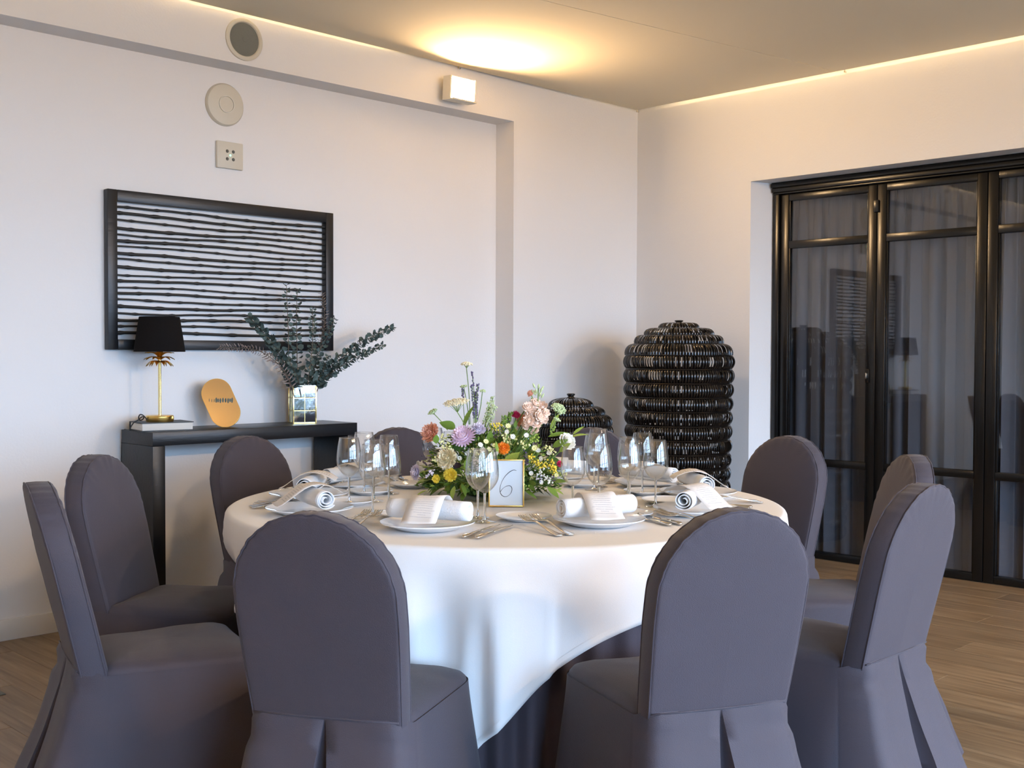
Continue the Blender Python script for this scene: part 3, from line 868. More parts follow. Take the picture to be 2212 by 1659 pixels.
# ------------------------------------------------------------------ covered chairs
def chair_meshes():
    """local frame: origin on the floor, seat towards +y, back at -y; returns part meshes"""
    zs, zt = .425, .918
    lean = math.tan(R_(13))
    y_of = lambda z: -.212 - (z - .47) * lean
    # outline of the back, arch on top
    Rw = .183
    out = []
    za = zt - Rw * .99
    nb, na, nl = 6, 72, 14
    for i in range(nl): # right side upwards
        t = i / nl; z = zs + (za - zs) * t
        out.append((.168 + (.183 - .168) * min(1, t * 1.25) ** .8, z))
    for i in range(na + 1):
        a = math.pi * i / na
        gather = 1 + (.006 * math.sin(i * 1.75 + 1.2 * math.sin(i * .31)) + .005 * math.sin(i * .83)) * math.sin(a) ** .5 if 0 < i < na else 1
        out.append((Rw * math.cos(a) * gather, za + Rw * .99 * math.sin(a) * gather))
    for i in range(nl - 1, -1, -1):
        t = i / nl; z = zs + (za - zs) * t
        out.append((-(.168 + (.183 - .168) * min(1, t * 1.25) ** .8), z))
    n = len(out)
    th = .031
    prof = []            # (k towards edge, y offset): back centre -> rim -> front centre
    for k in (0.0, .25, .5, .7, .85, .95): prof.append((k, -th - .006 * (1 - k * k)))
    prof += [(.985, -th + .001), (1.0, -th + .008), (1.006, 0.0), (1.0, th - .008), (.98, th + .002)]
    for k in (.94, .84, .7, .5, .25, 0.0): prof.append((k, th + .004 + .012 * (1 - k * k)))
    vs, fs = [], []
    for j, (k, dy) in enumerate(prof):
        for i, (x, z) in enumerate(out):
            mz = min(max(z, zs), za); mx_ = 0.0
            X = mx_ + (x - mx_) * k; Z = mz + (z - mz) * k
            wr = 0
            if Z > za - .05 and .82 < k: wr = .0026 * (k - .82) / .18 * min(1, (Z - za + .05) / .08) * math.sin(i * 1.05 + 1.4 * math.sin(i * .37)) * (1 if dy > 0 else .3)
            wr += .0025 * noise.noise((X * 9, Z * 9, dy * 30))
            vs.append((X, y_of(Z) + dy + wr, Z))
    for j in range(len(prof) - 1):
        for i in range(n - 1):
            fs.append((j * n + i, (j + 1) * n + i, (j + 1) * n + i + 1, j * n + i + 1))
    back = (vs, [tuple(reversed(f)) for f in fs])
    # piping round both edges of the back
    pip = []
    for off, k in ((-th + .003, .993), (th - .002, .99)):
        pip.append(tube_data([(x * k, y_of(z) + off, za + (z - za) * k if z > za else z) for x, z in out], .0022, 6))
    # seat cushion outline, counter-clockwise from back right
    def seat_out(grow, nb=9):
        bw, fw_, yb, yf, rc = .172 + grow, .205 + grow, -.19 - grow, .205 + grow, .075
        pts = []
        # back edge right->left is left to the skirt; go round: right side up, front right corner, front, front left, left side
        corner = [(bw, yb), (fw_, yf), (-fw_, yf), (-bw, yb)]
        rad = [.03, rc, rc, .03]
        for c in range(4):
            p = Vector(corner[c]); a = Vector(corner[c - 1]); b = Vector(corner[(c + 1) % 4])
            da, db = (a - p).normalized(), (b - p).normalized()
            p0, p1 = p + da * rad[c], p + db * rad[c]
            for i in range(nb):
                t = i / (nb - 1)
                pts.append(p0 * (1 - t) ** 2 + p * 2 * t * (1 - t) + p1 * t * t)
        res = []
        for i in range(len(pts)):
            a, b = pts[i], pts[(i + 1) % len(pts)]
            m_ = max(1, int((b - a).length / .03))
            for k in range(m_): res.append(a.lerp(b, k / m_))
        return res
    o0 = seat_out(0); ns = len(o0)
    cen = Vector((0, .01))
    rings = [(0.0, .488), (.35, .487), (.65, .483), (.85, .476), (.95, .468), (.99, .458), (1.0, .446), (1.0, .425)]
    vs, fs = [], []
    for k, z in rings:
        for p in o0:
            q = cen.lerp(p, k); vs.append((q.x, q.y, z + .003 * noise.noise((q.x * 12, q.y * 12, 1.7)) * (1 if k < .97 else 0)))
    for j in range(len(rings) - 1):
        for i in range(ns):
            k = (i + 1) % ns; fs.append((j * ns + i, (j + 1) * ns + i, (j + 1) * ns + k, j * ns + k))
    seat = (vs, [tuple(reversed(f)) for f in fs])
    seam = tube_data([(p.x * 1.004, p.y * 1.004, .4475) for p in o0] + [(o0[0].x * 1.004, o0[0].y * 1.004, .4475)], .0022, 6)
    # skirt: front and sides hang from the cushion seam, the back panel hangs from the seam across the back with an inverted pleat
    vs, fs = [], []
    rows = 24
    side = [p for p in o0 if p.y > -.175]
    # order side pts from back right round the front to back left
    ang = lambda p: math.atan2(p.y - .0, p.x)
    side.sort(key=lambda p: (math.atan2(p.y + .19, p.x)) if True else 0)
    nbk = 13
    cnt = None
    for j in range(rows + 1):
        t = j / rows
        ring = []
        for i, p in enumerate(side):
            z = .447 * (1 - t) + .004
            d = Vector((p.x, p.y + .02)).normalized()
            u = i / (len(side) - 1)
            fold = .010 * t * math.sin(i * .9 + 1) + .012 * t * noise.noise((p.x * 7, p.y * 7, t * 2))
            cr = max(0, 1 - abs(u - .27) / .09) + max(0, 1 - abs(u - .73) / .09)
            g = .004 + .050 * t ** 1.15 + fold + cr * .022 * t
            ring.append((p.x + d.x * g, p.y + d.y * g, z))
        # back panel left -> right
        zt_ = .470
        zb = zt_ * (1 - t) + .004
        ysm = y_of(.47) - th - .004
        fl_ = .150 * t ** 1.25
        w_half = .168 + .075 * t
        pw = .060 * t
        rec = .075 * min(1, t * 1.6)
        back_pts = [(-w_half, .012), (-w_half * .86, -.008 * t), (-w_half * .66, -.016 * t), (-w_half * .45, -.014 * t), (-w_half * .2 - pw * .5, -.014 * t), (-pw - .0012, -.018 * t), (-pw - .001, -.012 * t), (-pw * .85 - .0008, rec),
                    (0, rec * 1.1), (pw * .85 + .0008, rec), (pw + .001, -.012 * t), (pw + .0012, -.018 * t), (w_half * .2 + pw * .5, -.014 * t), (w_half * .45, -.014 * t), (w_half * .66, -.016 * t), (w_half * .86, -.008 * t), (w_half, .012)]
        for x, dy in back_pts:
            sw = math.exp(-((t - .10) / .09) ** 2) * (abs(x) / w_half) ** 2
            yy = ysm - fl_ + dy + .016 * t * noise.noise((x * 9, t * 3.5, 5)) - .011 * sw * math.sin(t * 40) * (1 if t else 0)
            ring.append((x, yy, zb))
        cnt = len(ring)
        vs += ring
    for j in range(rows):
        for i in range(cnt):
            k = (i + 1) % cnt; fs.append((j * cnt + i, (j + 1) * cnt + i, (j + 1) * cnt + k, j * cnt + k))
    skirt = (vs, [tuple(f) for f in fs])
    bs = tube_data([(-.166, y_of(.47) - th - .003, .470), (-.08, y_of(.47) - th - .0065, .470), (0, y_of(.47) - th - .0075, .470), (.08, y_of(.47) - th - .0065, .470), (.166, y_of(.47) - th - .003, .470)], .0022, 6)
    return back, pip, seat, seam, skirt, bs
CHAIR_LABELS = {
    'fl': 'dark mauve covered chair at front left with its back to the camera',
    'fr': 'dark mauve covered chair at front right with its back to the camera',
    'rn': 'covered chair at right nearest the camera, side on, with pleated back skirt',
    'rm': 'covered chair on the right half hidden by a nearer chair, before the dark doors',
    'rf': 'covered chair facing the camera in front of the first door leaf',
    'br': 'covered chair behind the flowers in front of the small wicker basket',
    'bl': 'covered chair behind the table between the console and the flowers',
    'lf': 'covered chair standing in front of the console table',
    'lm': 'covered chair on the left beside the console leg',
    'ln': 'covered chair at far left nearest the camera, seen side on'}
cb = chair_meshes()
proto = empty('banquet_chair')
mesh_obj('backrest', *cb[0], M['cover'], proto, auto=70)
for p in cb[1]: mesh_obj('piping', *p, M['cover'], proto)
mesh_obj('seat', *cb[2], M['cover'], proto, auto=60)
mesh_obj('seat_seam', *cb[3], M['cover'], proto)
mesh_obj('skirt', *cb[4], M['cover'], proto, auto=75)
mesh_obj('back_seam', *cb[5], M['cover'], proto)
for sx in (-1, 1):
    for sy, yy in ((-1, -.17), (1, .17)):
        tube('leg', [(sx * .155, yy, .425), (sx * .165, yy * 1.08, 0)], .011, M['black'], proto, 8)
for k, (n_, x, y, face) in enumerate(CHP):
    c = proto if k == 0 else dup(proto, (0, 0, 0))
    c.location = (x, y, 0)
    c.rotation_euler = (0, 0, face - math.pi / 2)
    tag(c, CHAIR_LABELS[n_], 'chair', 'covered chairs round the table')

# ------------------------------------------------------------------ place settings
def spiral_roll(L=.245, r1=.032, turns=2.7, n=64):
    vs, fs = [], []
    segs = 10
    for s in range(segs + 1):
        v = -L / 2 + L * s / segs
        for i in range(n + 1):
            t = i / n
            a = -2 * math.pi * turns * (1 - t) - .6
            r = .007 + (r1 - .007) * t ** .8 + .0012 * noise.noise((t * 5, s * .9, 2))
            e = 1 - .05 * (abs(2 * s / segs - 1)) ** 6
            vs.append((v, r * e * math.cos(a), r * e * math.sin(a) * .93))
    for s in range(segs):
        for i in range(n):
            a = s * (n + 1) + i; fs.append((a, a + 1, a + n + 2, a + n + 1))
    return vs, fs
def plate_prof(R, h):
    return [(.001, .0035), (R * .60, .0035), (R * .66, .0055), (R * .80, h * .62), (R * .985, h - .0015), (R, h), (R * .995, h - .003), (R * .80, h * .42), (R * .66, .0012), (R * .62, 0), (.001, 0)]
def fork_data():
    vs, fs = [], []
    ys = [(0, .0105, .002), (.004, .0115, .002), (.03, .0095, .0022), (.075, .0052, .006), (.105, .0038, .011), (.124, .0042, .0125), (.133, .009, .0115), (.142, .0125, .0095), (.152, .013, .0075)]
    cols = 8
    xs = [-1, -.62, -.46, -.08, .08, .46, .62, 1]
    for y, w_, z in ys:
        for c in range(cols): vs.append((xs[c] * w_, y, z - .0012 * (1 - xs[c] ** 2) * (1 if y > .12 else 0)))
    for j in range(len(ys) - 1):
        for c in range(cols - 1): fs.append((j * cols + c, j * cols + c + 1, (j + 1) * cols + c + 1, (j + 1) * cols + c))
    last = (len(ys) - 1) * cols
    for tn in range(4):
        a, b = last + tn * 2, last + tn * 2 + 1
        xa, xb_ = xs[tn * 2] * .013, xs[tn * 2 + 1] * .013
        pa, pb = a, b
        for y, z, sh in ((.172, .0075, .85), (.190, .0115, .7), (.2, .0145, .35)):
            mx_ = (xa + xb_) / 2; hw_ = (xb_ - xa) / 2 * sh
            i = len(vs); vs += [(mx_ - hw_, y, z), (mx_ + hw_, y, z)]
            fs.append((pa, pb, i + 1, i)); pa, pb = i, i + 1
    return vs, fs
def menu_data():
    prof = [(-.082, .060), (-.062, .072), (-.038, .0815), (-.012, .0862), (.012, .0855), (.036, .078), (.058, .064), (.082, .046), (.104, .0305), (.118, .0255)]
    vs, fs, uv = [], [], []
    L = [0]
    for a, b in zip(prof[:-1], prof[1:]): L.append(L[-1] + math.hypot(b[0] - a[0], b[1] - a[1]))
    for j, (u, z) in enumerate(prof):
        for i in range(5):
            s = i / 4
            vs.append(((s - .5) * .098, -u, z + .0015 * math.sin(s * 5 + j))); uv.append((s, 1 - L[j] / L[-1]))
    for j in range(len(prof) - 1):
        for i in range(4): a = j * 5 + i; fs.append((a, a + 1, a + 6, a + 5))
    return vs, fs, uv
# prototypes; local frame of a place: +y towards the table centre, +x to the diner's right
def solid(o, t):
    md = o.modifiers.new('thickness', 'SOLIDIFY'); md.thickness = t; md.offset = 0
    return o
def proto_set():
    P = {}
    P['dinner_plate'] = lathe('dinner_plate', plate_prof(.133, .021), M['china'], n=64)
    P['bread_plate'] = lathe('bread_plate', plate_prof(.082, .015), M['china'], n=48)
    P['rolled_napkin'] = solid(mesh_obj('rolled_napkin', *spiral_roll(), M['napkin']), .0022)
    v, f, uv = menu_data(); P['menu_card'] = solid(mesh_obj('menu_card', v, f, M['menu'], uv=uv), .0006)
    fk = mesh_obj('fork', *fork_data(), M['steel']); solid(fk, .0022); P['fork'] = fk
    kn = empty('knife')
    hv_, hf_ = tube_data([(0, 0, .006), (0, .004, .006), (0, .05, .006), (0, .100, .006), (0, .108, .005)], [.004, .0068, .0064, .0052, .003], 10)
    mesh_obj('handle', [(x * 1.15, y, .0005 + z * .75) for x, y, z in hv_], hf_, M['steel'], kn)
    bv = []
    for y, xl, xr in ((.104, -.005, .005), (.115, -.009, .0065), (.16, -.0105, .0070), (.20, -.0095, .0065), (.225, -.004, .005), (.236, .001, .003)):
        bv += [(xl, y, .0042), (0, y, .0052), (xr, y, .0058)]
    bf = []
    for j in range(5):
        for i in range(2): a = j * 3 + i; bf.append((a, a + 1, a + 4, a + 3))
    solid(mesh_obj('blade', bv, bf, M['steel'], kn), .0014)
    P['knife'] = kn
    for nm, h, rb, rr, zb in (('large', .213, .0410, .0315, .084), ('small', .203, .0380, .030, .082)):
        g = empty('wine_glass')
        bowl = []
        for i in range(17):
            t = i / 16; z = zb + (h - zb) * t
            r = rb * math.sin(math.pi / 2 * min(1, (t / .42))) ** .62 if t < .42 else rb - (rb - rr) * ((t - .42) / .58) ** 1.7
            bowl.append((max(r, .0045), z))
        inner = [(max(.001, r - .0011), z + (.003 if i < 2 else 0)) for i, (r, z) in enumerate(bowl)]
        lathe('bowl', bowl + [(rr - .0004, h + .0005)] + inner[::-1], M['glass'], g, 40)
        lathe('stem', [(.0045, zb), (.0036, zb - .012), (.0033, zb - .04), (.0035, .02), (.006, .0075), (.012, .0045)], M['glass_solid'], g, 14)
        lathe('rim', [(rr - .0002 + .0009 * math.cos(q), h + .0008 * math.sin(q)) for q in [i * math.pi / 3 for i in range(7)]], M['glass_solid'], g, 40)
        lathe('foot', [(.001, .0065), (.012, .0046), (.033, .0022), (.0345, .0012), (.034, 0), (.001, 0)], M['glass'], g, 40)
        P['glass_' + nm] = g
    return P
PR = proto_set()
usedp = set()
def put(key, loc, rz, label, cat, group, rx=0.0):
    p = PR[key]
    if key not in usedp:
        usedp.add(key); o = p; o.location = loc
    else: o = dup(p, loc)
    o.rotation_euler = (rx, 0, rz)
    return tag(o, label, cat, group)
PLACES = [  # name, angle, plate radius, menu twist, napkin twist
    ('front left', -155.3, .62, 9, 0), ('front right', -106.5, .565, -17, 1), ('right near', -70, .645, -28, 3), ('right middle', -31, .68, -14, -4), ('right far', -5, .69, -12, 3),
    ('back right', 29, .68, 10, 0), ('back left', 65, .68, -10, 0), ('left far', 102, .69, 14, -3), ('left middle', 129, .67, 8, 4), ('left near', 161, .665, -4, 2)]
for nm, ang, pr, mt_, nt_ in PLACES:
    a = R_(ang)
    er = Vector((math.cos(a), math.sin(a), 0)); et = Vector((-math.sin(a), math.cos(a), 0))
    def W_(r, t, z): return Vector((TX, TY, TZ + .0012 + z)) + er * r + et * t
    rz = a + math.pi / 2      # local +y towards the centre is -er ; local +x is +et
    wh = 'at the %s place' % nm
    put('dinner_plate', W_(pr, 0, 0), rz, 'white china dinner plate %s' % wh, 'plate', 'dinner plates')
    put('rolled_napkin', W_(pr - .012, 0, .0535), rz + R_(nt_), 'white rolled napkin across the dinner plate %s' % wh, 'napkin', 'rolled napkins')
    put('menu_card', W_(pr - .012, .0, .0035), rz + R_(mt_), 'ivory printed menu card draped over the napkin %s' % wh, 'menu', 'menu cards')
    put('bread_plate', W_(pr - .175, -.150, 0), rz, 'small white bread plate %s' % wh, 'plate', 'bread plates')
    for off, which in ((-.212, 'outer'), (-.176, 'inner')):
        put('fork', W_(pr + .135, off, .0012), rz + R_(2), '%s steel fork left of the plate %s' % (which, wh), 'fork', 'forks', rx=R_(5.2))
    for off, which in ((.160, 'inner'), (.198, 'outer')):
        put('knife', W_(pr + .125, off, 0), rz - R_(3), '%s steel knife right of the plate %s' % (which, wh), 'knife', 'knives')
    put('glass_large', W_(pr - .165, .105, 0), 0, 'larger empty wine glass %s' % wh, 'wine glass', 'wine glasses')
    put('glass_small', W_(pr - .235, .055, 0), 0, 'smaller empty wine glass %s' % wh, 'wine glass', 'wine glasses')

# ------------------------------------------------------------------ table number in a gold frame
nf = empty('table_number_frame', (2.524, 2.563, TZ + .001), R_(-44.8))
tag(nf, 'gold framed card with table number 6 before the flowers', 'table number')
nf.rotation_euler = (R_(-7), 0, R_(-44.8))
fw2, fh2 = .057, .151
box('frame_side', -fw2, -fw2 + .0045, -.005, .005, 0, fh2, M['gold'], nf, bevel=.001)
box('frame_side', fw2 - .0045, fw2, -.005, .005, 0, fh2, M['gold'], nf, bevel=.001)
box('frame_bar', -fw2 + .0045, fw2 - .0045, -.005, .005, 0, .0045, M['gold'], nf, bevel=.001)
box('frame_bar', -fw2 + .0045, fw2 - .0045, -.005, .005, fh2 - .0045, fh2, M['gold'], nf, bevel=.001)
box('card', -fw2 + .0045, fw2 - .0045, -.0008, .0008, .0045, fh2 - .0045, M['card'], nf)
box('glass_front', -fw2 + .0045, fw2 - .0045, -.0036, -.0028, .0045, fh2 - .0045, M['wpane'], nf)
six = [(.036, .115), (.027, .118), (.012, .110), (-.004, .093), (-.014, .072), (-.0175, .053), (-.013, .038), (-.002, .031), (.011, .034), (.021, .046), (.023, .060), (.016, .068), (.004, .066), (-.008, .058), (-.015, .048)]
sp6 = smooth_path([(x - .004, -.0012, z) for x, z in six], 3)
tube('printed_six', sp6, [.0005 + .0005 * abs(math.sin(i * .09)) for i in range(len(sp6))], M['ink'], nf, 6)
tube('prop', [(0, .003, .10), (0, .05, .0085)], .0018, M['gold'], nf, 6)

# ------------------------------------------------------------------ flowers
FC = FW * 3.93 + RT * (-.071)
fc = tag(empty('floral_centrepiece', (FC.x, FC.y, TZ + .001), math.atan2(RT.y, RT.x)), 'low mixed flower arrangement with tall sprigs in the middle of the table', 'flowers')
S_ = .00161
def L2(px, py, dy=0.0):      # position in the arrangement: across, depth, height
    return Vector(((px - 1062) * S_ * (1 + dy / 3.9), dy, (1074 - py) * S_ * (1 + dy / 3.9)))
lathe('bowl', [(.001, .002), (.09, .002), (.13, .05), (.125, .055), (.085, .012), (.001, .010)], M['leaf_dark_green'], fc, 32)
def petal(vs, fs, az, elev, l, wd, curl, ruf, rnd, r0=.06, nu=4, nv=3):
    """petal from the centre; unit bloom"""
    o = len(vs)
    ca, sa = math.cos(az), math.sin(az)
    for j in range(nu + 1):
        t = j / nu
        e = elev + curl * t
        rr = r0 + l * (math.cos(elev) * t + 0) + curl * -.25 * l * t * t * math.sin(elev)
        zz = l * math.sin(elev) * t + curl * .3 * l * t * t * math.cos(elev)
        for i in range(nv):
            s = i / (nv - 1) * 2 - 1
            ww = wd * math.sin(math.pi * (.18 + .62 * t)) * s
            bz = ruf * (rnd.uniform(-1, 1)) * t + .12 * wd * s * s
            vs.append((rr * ca - ww * sa + bz * ca * .5, rr * sa + ww * ca + bz * sa * .5, zz + bz))
    for j in range(nu):
        for i in range(nv - 1):
            a = o + j * nv + i; fs.append((a, a + 1, a + nv + 1, a + nv))
def bloom(kind, seed):
    rnd = random.Random(seed); vs, fs = [], []
    if kind == 'carnation':
        for ly, (cnt, el, l) in enumerate(((12, 2, .98), (12, 16, .95), (11, 30, .88), (10, 45, .82), (9, 60, .74), (7, 76, .64))):
            for i in range(cnt): petal(vs, fs, 2 * math.pi * i / cnt + ly * .4 + rnd.uniform(-.1, .1), R_(el), l, .30, .25, .20, rnd, nv=5)
    elif kind == 'mum':
        for ly, (cnt, el, l) in enumerate(((22, 2, 1.0), (22, 16, .97), (20, 32, .9), (16, 48, .78), (12, 64, .62), (8, 80, .5))):
            for i in range(cnt): petal(vs, fs, 2 * math.pi * i / cnt + ly * .15, R_(el), l * rnd.uniform(.9, 1.06), .10, .55, .05, rnd)
    elif kind == 'rose':
        for ly, (cnt, el, l) in enumerate(((6, 30, 1.0), (6, 52, 1.0), (5, 68, .98), (4, 80, .95), (3, 88, .9))):
            for i in range(cnt): petal(vs, fs, 2 * math.pi * i / cnt + ly * .7, R_(el), l, .52 - ly * .06, -.5, .05, rnd, r0=.12 - ly * .01, nv=5)
    if kind in ('carnation', 'mum', 'stock', 'rose'):
        v, f = lathe_data([(.50, .02), (.52, .2), (.42, .42), (.25, .56), (.001, .60)], 10) if kind != 'rose' else lathe_data([(.36, .1), (.42, .5), (.34, .85), (.16, .96), (.001, .92)], 10)
        o = len(vs); vs += v; fs += [tuple(i + o for i in q) for q in f]
        for i in range(7): petal(vs, fs, i * .9 + .3, R_(80 if kind != 'rose' else 86), .68 if kind != 'rose' else .95, .16 if kind != 'mum' else .08, .3 if kind != 'rose' else -.4, .05, rnd, r0=.06 + .04 * (i % 3))
    elif kind == 'daisy':
        for i in range(9): petal(vs, fs, 2 * math.pi * i / 9, R_(12), .9, .24, .1, .03, rnd)
        v, f = lathe_data([(.001, .28), (.2, .22), (.28, .08), (.22, 0)], 8); o = len(vs); vs += v; fs += [tuple(i + o for i in q) for q in f]
    if kind == 'stock':
        for ly, (cnt, el, l) in enumerate(((6, 8, .9), (6, 34, .8), (5, 60, .6))):
            for i in range(cnt): petal(vs, fs, 2 * math.pi * i / cnt + ly * .5, R_(el), l, .42, .2, .14, rnd, nv=5)
    return vs, fs
def orient(d, roll=0.0):
    return Vector(d).normalized().to_track_quat('Z', 'Y').to_matrix().to_4x4() @ Matrix.Rotation(roll, 4, 'Z')
bcache = {}
def put_bloom(name, kind, pos, rad, face, mt, seed=0, stem=True):
    key = (kind, mt, seed % 2)
    if key not in bcache:
        o = mesh_obj(name, *bloom(kind, seed), M[mt], fc, auto=80); bcache[key] = o
    else:
        o = bcache[key].copy(); COL.objects.link(o); o.name = name
    o['kind'] = 'stuff'
    mtx = Matrix.Translation(pos) @ orient(face, seed * .7) @ Matrix.Scale(rad, 4)
    o.matrix_local = mtx
    if stem:
        f = Vector(face).normalized()
        tube('stem', [pos - f * rad * .02, pos - f * rad * .6 - Vector((0, 0, .01)), Vector((pos.x * .4, pos.y * .4, max(.03, pos.z - .16)))], .0022, M['stem_green'], fc, 5)
    return o
def cal(name, px, py, dy, rad, mt, kind, face=(0, -1, .5), seed=0): return put_bloom(name, kind, L2(px, py, dy), rad, face, mt, seed)
cal('peach_carnation', 932, 938, -.06, .034, 'petal_peach', 'carnation', (-.6, -.7, .4), 1)
cal('mauve_chrysanthemum', 1003, 942, -.13, .042, 'petal_mauve', 'mum', (-.2, -.75, .6), 2)
cal('lilac_bloom', 1034, 928, -.08, .024, 'petal_lilac', 'carnation', (.3, -.6, .7), 3)
cal('cream_carnation', 969, 985, -.17, .036, 'petal_cream', 'carnation', (-.45, -.85, .35), 1)
cal('blush_rose', 905, 1020, -.10, .026, 'petal_lilac', 'rose', (-.8, -.5, .1), 3)
cal('white_rose', 1224, 957, -.07, .030, 'petal_white', 'rose', (.45, -.75, .5), 2)
cal('orange_marigold', 1089, 964, -.15, .022, 'petal_orange', 'carnation', (.1, -.8, .5), 4)
cal('yellow_bloom', 976, 1018, -.19, .022, 'petal_yellow', 'carnation', (-.2, -1, .2), 5)
cal('yellow_bloom', 945, 1028, -.17, .016, 'petal_yellow', 'stock', (-.4, -1, .1), 6)
cal('magenta_bud', 1115, 900, -.05, .016, 'petal_magenta', 'carnation', (.1, -.5, .8), 7)
cal('magenta_bud', 1211, 999, -.12, .011, 'petal_magenta', 'carnation', (.4, -.8, .3), 8)
cal('coral_bloom', 1131, 913, -.03, .026, 'petal_peach', 'stock', (-.4, -.6, .3), 9)
for k, (px, py, r) in enumerate([(1142, 880, .022), (1158, 872, .022), (1173, 880, .023), (1150, 893, .024), (1168, 896, .023), (1145, 908, .024), (1160, 914, .022), (1138, 920, .022), (1156, 926, .024), (1176, 905, .018), (1180, 890, .017)]):
    cal('blush_stock_floret', px, py, -.09 + .02 * math.sin(k), r, 'petal_blush', 'stock', (math.sin(k * 2.1) * .5, -.8, .35 + .3 * math.cos(k)), k)
cal('peach_stock_bud', 1148, 850, -.08, .014, 'petal_peach', 'stock', (-.6, -.6, .5), 2)
# green bud spike of the stock
for k in range(9):
    a = k * 1.1
    p = L2(1163 + 7 * math.cos(a), 860 - k * 2.6, -.08 + .008 * math.sin(a))
    o = lathe('stock_bud', [(.0005, 0), (.0035, .005), (.0042, .011), (.002, .018), (.0005, .02)], M['umbel_green'], fc, 7)
    o.matrix_local = Matrix.Translation(p) @ orient((.6 * math.cos(a), -.2 + .3 * math.sin(a), 1))
tube('stem', [L2(1160, 930, -.06), L2(1163, 880, -.08), L2(1164, 838, -.08)], .0022, M['stem_green'], fc, 5)
# yellow goldenrod plumes
def plume(name, pts, r, mt, seed):
    rnd = random.Random(seed); mb = MB()
    v0, f0 = lathe_data([(.001, -1), (.8, -.5), (.9, .4), (.001, 1)], 5)
    for a, b in zip(pts[:-1], pts[1:]):
        for k in range(16):
            t = rnd.random(); c = a.lerp(b, t) + Vector((rnd.uniform(-1, 1), rnd.uniform(-1, .3), rnd.uniform(-1, 1))) * r
            mb.add(v0, f0, Matrix.Translation(c) @ Matrix.Scale(rnd.uniform(.0026, .0046), 4))
    o = mb.build(name, M[mt], fc, 80); o['kind'] = 'stuff'
plume('goldenrod_plume', [L2(1150, 976, -.16), L2(1152, 986, -.18), L2(1166, 993, -.19), L2(1180, 998, -.18)], .010, 'petal_yellow', 1)
plume('goldenrod_plume', [L2(1188, 990, -.15), L2(1196, 1003, -.17), L2(1204, 1012, -.17)], .011, 'petal_yellow', 2)
plume('goldenrod_plume', [L2(1215, 1014, -.15), L2(1224, 1026, -.16)], .009, 'petal_lemon', 3)
plume('yellow_yarrow', [L2(1068, 918, -.10), L2(1082, 922, -.11)], .013, 'petal_yellow', 4)
plume('yellow_yarrow', [L2(1098, 940, -.13), L2(1112, 952, -.13)], .012, 'petal_lemon', 5)
plume('white_statice', [L2(1160, 1008, -.18), L2(1180, 1020, -.19)], .015, 'petal_white', 6)
plume('lilac_statice', [L2(1165, 1012, -.185), L2(1178, 1030, -.18)], .014, 'petal_lilac', 7)
plume('dark_basil_plume', [L2(918, 985, -.12), L2(930, 1005, -.13)], .018, 'leaf_purple', 8)
plume('dark_basil_plume', [L2(1070, 935, -.08), L2(1095, 940, -.09)], .018, 'leaf_purple', 9)
plume('purple_statice', [L2(1138, 970, -.15), L2(1142, 1000, -.16)], .010, 'petal_lavender', 10)
plume('yellow_yarrow', [L2(960, 940, -.10), L2(968, 952, -.12)], .012, 'petal_lemon', 11)
plume('yellow_leaf_tips', [L2(1190, 925, -.02), L2(1200, 935, -.02)], .012, 'leaf_bright_green', 12)
for k, (x0, y0, x1, y1, mt_) in enumerate([(1020, 965, 1034, 972, 'petal_lemon'), (1085, 945, 1100, 930, 'petal_lemon'), (955, 950, 972, 960, 'petal_lemon'), (1125, 945, 1140, 958, 'petal_lemon'), (1186, 955, 1200, 968, 'petal_lemon'), (940, 985, 955, 998, 'petal_lemon'), (1150, 945, 1165, 935, 'leaf_bright_green'),
                                   (1000, 1010, 1015, 1025, 'leaf_bright_green'), (925, 1020, 940, 1012, 'petal_lilac'), (1185, 1025, 1198, 1035, 'petal_white'), (1120, 1040, 1140, 1048, 'leaf_bright_green')]):
    plume('filler_heads', [L2(x0, y0, -.16), L2(x1, y1, -.17)], .011, mt_, 40 + k)
# white daisies
rnd = random.Random(5)
for (px, py) in [(1052, 948), (1060, 962), (1046, 965), (1070, 955), (1075, 972), (1062, 980), (1040, 955), (1098, 925), (1110, 938), (1165, 968), (1158, 960), (1172, 985), (1190, 972), (1150, 1015), (1152, 1028), (1172, 1034), (1130, 1022), (1205, 1018), (995, 985), (1010, 975), (985, 1050), (1008, 1046), (958, 965), (962, 1000), (1140, 932), (1100, 915)]:
    cal('white_daisy', px, py, -.165 + rnd.uniform(-.03, .03), rnd.uniform(.0075, .0115), 'petal_white' if rnd.random() < .6 else 'petal_lemon', 'daisy', (rnd.uniform(-.4, .4), -.8, rnd.uniform(.1, .7)), rnd.randint(0, 9))
